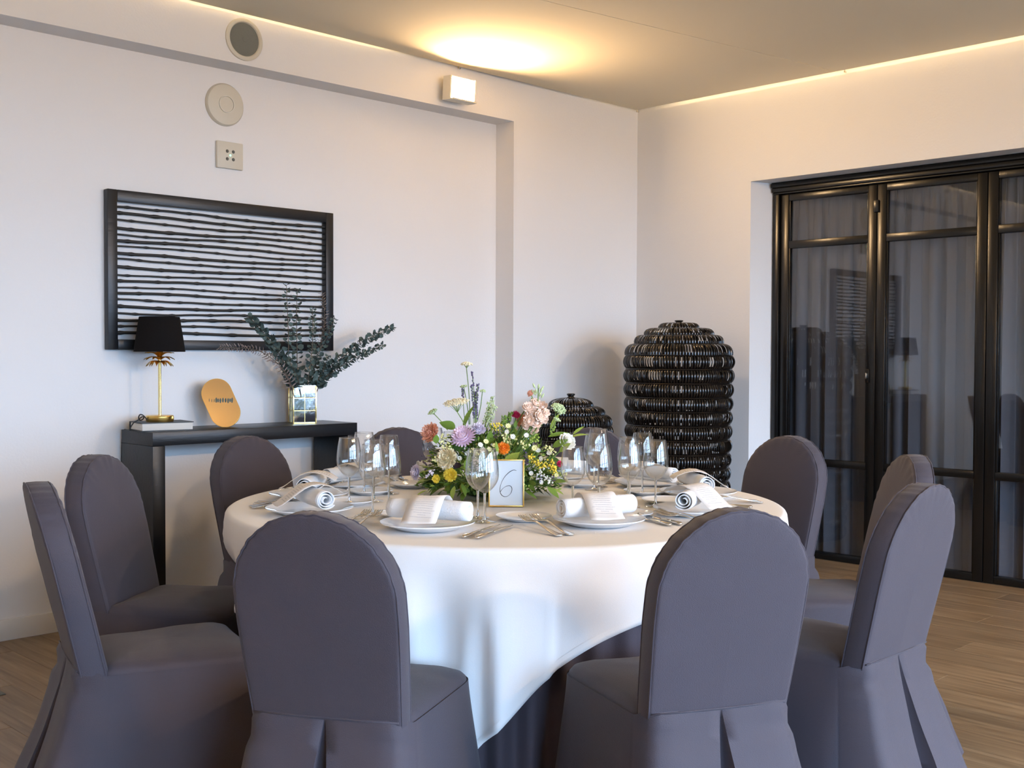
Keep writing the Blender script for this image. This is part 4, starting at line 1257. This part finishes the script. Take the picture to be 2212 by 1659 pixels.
# umbels (flat white-green lace heads on fine rays)
def umbel(px, py, rad, dome, n, mt, base, dy, tilt, name='lace_umbel'):
    c = L2(px, py, dy); b = L2(base[0], base[1], dy)
    u = empty(name, (0, 0, 0)); u.parent = fc
    rnd = random.Random(int(px))
    mb = MB(); rays = MB()
    v0, f0 = lathe_data([(.001, -1), (.8, -.5), (.9, .4), (.001, 1)], 5)
    ax = Vector(tilt).normalized(); sx = ax.cross(Vector((0, 1, 0))).normalized(); sy = ax.cross(sx)
    for k in range(n):
        a = k * 2.4; r = rad * math.sqrt((k + .5) / n)
        p = c + sx * r * math.cos(a) + sy * r * math.sin(a) + ax * (dome * (1 - (r / rad) ** 2))
        for q in range(5): mb.add(v0, f0, Matrix.Translation(p + Vector((rnd.uniform(-1, 1), rnd.uniform(-1, 1), rnd.uniform(-.4, .4))) * .0045) @ Matrix.Scale(rnd.uniform(.0018, .0032), 4))
        if k % 3 == 0:
            v, f = tube_data([c - ax * rad * .85, p.lerp(c - ax * rad * .6, .4), p], .0006, 4, False); rays.add(v, f)
    v, f = tube_data(smooth_path([b, b.lerp(c - ax * rad * .85, .5) + Vector((.004, 0, 0)), c - ax * rad * .85], 1), .0016, 5); rays.add(v, f)
    h = mb.build('florets', M[mt], u, 80); h['kind'] = 'stuff'
    y = rays.build('rays', M['stem_green'], u, 80); y['kind'] = 'stuff'
umbel(986, 868, .042, .004, 60, 'petal_cream', (1010, 930), -.10, (-.15, -.25, 1))
umbel(1208, 884, .026, .008, 50, 'umbel_green', (1190, 930), -.06, (.45, -.5, .75))
umbel(1008, 790, .017, .005, 34, 'petal_cream', (1016, 920), -.04, (0, -.2, 1))
umbel(1002, 838, .008, .003, 14, 'umbel_green', (1014, 920), -.05, (-.2, -.2, 1))
umbel(1043, 848, .007, .003, 12, 'umbel_green', (1030, 920), -.04, (.2, -.2, 1))
umbel(936, 890, .014, .004, 22, 'umbel_green', (968, 930), -.08, (-.5, -.3, .8))
umbel(1205, 905, .010, .003, 14, 'umbel_green', (1190, 935), -.10, (.5, -.3, .8))
# lavender spikes
def spike(name, pts, f0_, rad, mt, seed):
    u = empty(name, (0, 0, 0)); u.parent = fc
    rnd = random.Random(seed)
    P = smooth_path(pts, 2); tube('stem', P, .0013, M['stem_green'], u, 5)
    v0, f0 = lathe_data([(.001, -1), (.75, -.4), (.8, .4), (.001, 1.2)], 5); mb = MB()
    n = len(P)
    for i in range(int(n * f0_), n):
        for q in range(3):
            a = rnd.random() * 6.3
            mb.add(v0, f0, Matrix.Translation(P[i] + Vector((math.cos(a) * rad, math.sin(a) * rad, rnd.uniform(-.003, .003)))) @ Matrix.Scale(rnd.uniform(.0022, .0034), 4))
    o = mb.build('florets', M[mt], u, 80); o['kind'] = 'stuff'
def up(px0, py0, px1, py1, dy, bend=0): 
    a, b = L2(px0, py0, dy), L2(px1, py1, dy); n = 7
    return [a.lerp(b, i / n) + Vector((bend * math.sin(i / n * 3.1), 0, 0)) for i in range(n + 1)]
spike('lavender_spike', up(1027, 930, 1020, 808, -.05, .004), .72, .002, 'petal_lavender', 1)
spike('lavender_spike', up(1028, 930, 1033, 832, -.06, -.002), .35, .0035, 'petal_lavender', 2)
spike('lavender_spike', up(1025, 930, 1019, 834, -.07, .003), .30, .003, 'petal_lavender', 3)
spike('lavender_spike', up(1008, 935, 1000, 843, -.06, -.002), .72, .003, 'petal_lavender', 4)
spike('lavender_spike', up(1030, 930, 1026, 850, -.04, .002), .30, .004, 'petal_lavender', 5)
spike('lavender_spike', up(1098, 925, 1100, 902, -.05, .001), .20, .003, 'petal_lavender', 6)
for k, (x0, y0, x1, y1) in enumerate([(1040, 930, 1066, 862), (1045, 932, 1058, 872), (1048, 935, 1070, 880), (1090, 925, 1105, 893), (1085, 925, 1090, 900)]):
    spike('grass_plume', up(x0, y0, x1, y1, -.03 - .01 * k, .003), .25, .008, 'umbel_green' if k < 3 else 'leaf_mid_green', 20 + k)
# leaves
def leaf_data(wd, fold=.18, arch=.25, n=7):
    vs, fs = [], []
    for i in range(n + 1):
        t = i / n; w_ = wd * math.sin(math.pi * t ** .85) ** .9 if 0 < t < 1 else .004
        y = t; z = -arch * t * t
        for s in (-1, 0, 1): vs.append((s * w_, y, z + abs(s) * fold * w_))
    for i in range(n):
        for s in (0, 1): a = i * 3 + s; fs.append((a, a + 1, a + 4, a + 3))
    return vs, fs
lcache = {}
def put_leaf(pos, d, size, mt, shape, roll=0.0):
    key = (mt, shape)
    wd, fold, arch = {'broad': (.34, .2, .22), 'oval': (.25, .15, .15), 'lance': (.12, .2, .3)}[shape]
    if key not in lcache:
        o = mesh_obj('leaf', *leaf_data(wd, fold, arch), M[mt], fc); lcache[key] = o
    else:
        o = lcache[key].copy(); COL.objects.link(o)
    d = Vector(d).normalized()
    q = d.to_track_quat('Y', 'Z').to_matrix().to_4x4()
    o.matrix_local = Matrix.Translation(pos) @ q @ Matrix.Rotation(roll, 4, 'Y') @ Matrix.Scale(size, 4)
# placed leaves that show in the photograph
for px, py, dy, d, sz, mt, sh, rl in [
    (1093, 1003, -.19, (.55, -.1, .8), .072, 'leaf_bright_green', 'broad', .9), (985, 925, -.12, (-.75, -.2, .5), .062, 'leaf_mid_green', 'broad', .8), (990, 935, -.10, (.75, -.2, .35), .060, 'leaf_mid_green', 'broad', -.6),
    (1002, 925, -.09, (.25, -.1, 1), .085, 'leaf_mid_green', 'lance', 1.2), (1078, 975, -.17, (-.15, -.1, 1), .05, 'leaf_bright_green', 'lance', 1.0), (1010, 1005, -.19, (.1, -.2, .9), .055, 'leaf_mid_green', 'broad', .6),
    (945, 955, -.13, (-.1, -.3, 1), .035, 'leaf_mid_green', 'broad', .7), (960, 1048, -.21, (-.4, -.3, -.5), .06, 'leaf_dark_green', 'broad', .4), (985, 1040, -.21, (-.2, -.4, -.7), .048, 'leaf_bright_green', 'oval', .3),
    (1000, 1035, -.2, (.3, -.4, -.6), .05, 'leaf_mid_green', 'oval', -.3), (935, 1050, -.17, (-.8, -.3, -.4), .05, 'leaf_bright_green', 'lance', .3), (925, 1055, -.15, (-.9, -.2, -.2), .045, 'leaf_bright_green', 'lance', -.3),
    (1185, 1045, -.17, (.7, -.3, -.5), .055, 'leaf_mid_green', 'oval', .4), (1195, 1050, -.15, (.9, -.2, -.3), .045, 'leaf_bright_green', 'oval', .2), (1200, 1035, -.15, (.8, -.3, .1), .04, 'leaf_mid_green', 'oval', .5),
    (1190, 930, -.04, (.4, .1, .9), .065, 'leaf_bright_green', 'lance', .9), (1185, 945, -.06, (.8, -.1, .3), .075, 'leaf_mid_green', 'lance', .8), (1195, 965, -.09, (.8, -.2, .5), .06, 'leaf_mid_green', 'oval', .9), (1210, 975, -.10, (.6, -.2, .6), .05, 'leaf_bright_green', 'oval', 1.0),
    (1235, 950, 0, (.9, .0, .35), .06, 'leaf_bright_green', 'lance', .5), (1238, 945, 0, (.8, .0, .8), .05, 'leaf_bright_green', 'lance', .9), (1115, 925, -.08, (0, -.2, 1), .03, 'leaf_mid_green', 'oval', .5)]:
    put_leaf(L2(px, py, dy), d, sz, mt, sh, rl)
rnd = random.Random(31)
cnt = 0
for k in range(300):
    az = rnd.uniform(-math.pi, math.pi); el = rnd.uniform(-.12, 1.25) * (1 if k % 3 else .35)
    d = Vector((math.cos(az) * math.cos(el), math.sin(az) * math.cos(el), math.sin(el)))
    if d.y > .55 and rnd.random() < .7: continue
    rr = rnd.uniform(.72, .98)
    p = Vector((d.x * .235 * rr, d.y * .20 * rr, .035 + max(-.03, d.z) * .19 * rr))
    o_ = Vector((d.x, d.y, d.z * .8 + rnd.uniform(-.55, .35))) + Vector((rnd.uniform(-.5, .5), rnd.uniform(-.5, .5), 0))
    mt = rnd.choices(['leaf_dark_green', 'leaf_mid_green', 'leaf_bright_green', 'leaf_purple'], (5, 6, 2, 1))[0]
    sz = rnd.uniform(.032, .062)
    if p.z < .05: o_.z = max(o_.z, -.35)
    if p.z + o_.normalized().z * sz < .006: o_.z = .05
    put_leaf(p, o_, sz, mt, rnd.choice(['oval', 'oval', 'lance', 'broad']), rnd.uniform(-.9, .9))
for k in range(46):
    az = math.pi * (-.08 - .84 * (k + .5) / 46) + rnd.uniform(-.05, .05)
    rr = rnd.uniform(.80, 1.0)
    p = Vector((math.cos(az) * .215 * rr, math.sin(az) * .185 * rr, rnd.uniform(.03, .085)))
    put_leaf(p, (math.cos(az) + rnd.uniform(-.5, .5), math.sin(az), rnd.uniform(-.45, .25)), rnd.uniform(.04, .058), rnd.choice(['leaf_dark_green', 'leaf_mid_green', 'leaf_mid_green', 'leaf_bright_green']), rnd.choice(['oval', 'broad', 'lance']), rnd.uniform(-.7, .7))
# fine filler foliage: uncountable small leaves
for mt, n_, sd in (('leaf_dark_green', 1100, 1), ('leaf_mid_green', 1500, 2), ('leaf_bright_green', 800, 3)):
    rnd = random.Random(90 + sd); mb = MB()
    v0, f0 = leaf_data(.2, .15, .2, 3)
    for k in range(n_):
        az = rnd.uniform(-math.pi, math.pi); el = rnd.uniform(-.1, 1.4)
        d = Vector((math.cos(az) * math.cos(el), math.sin(az) * math.cos(el), math.sin(el)))
        rr = rnd.uniform(.55, 1.04)
        p = Vector((d.x * .248 * rr, d.y * .21 * rr, .03 + max(-.02, d.z) * .20 * rr))
        o_ = (d + Vector((rnd.uniform(-.9, .9), rnd.uniform(-.9, .9), rnd.uniform(-.6, .8)))).normalized()
        if p.z < .05: o_.z = abs(o_.z)
        mb.add(v0, f0, Matrix.Translation(p) @ o_.to_track_quat('Y', 'Z').to_matrix().to_4x4() @ Matrix.Rotation(rnd.uniform(-1, 1), 4, 'Y') @ Matrix.Scale(rnd.uniform(.010, .024), 4))
    o = mb.build('filler_foliage', M[mt], fc, 80); o['kind'] = 'stuff'
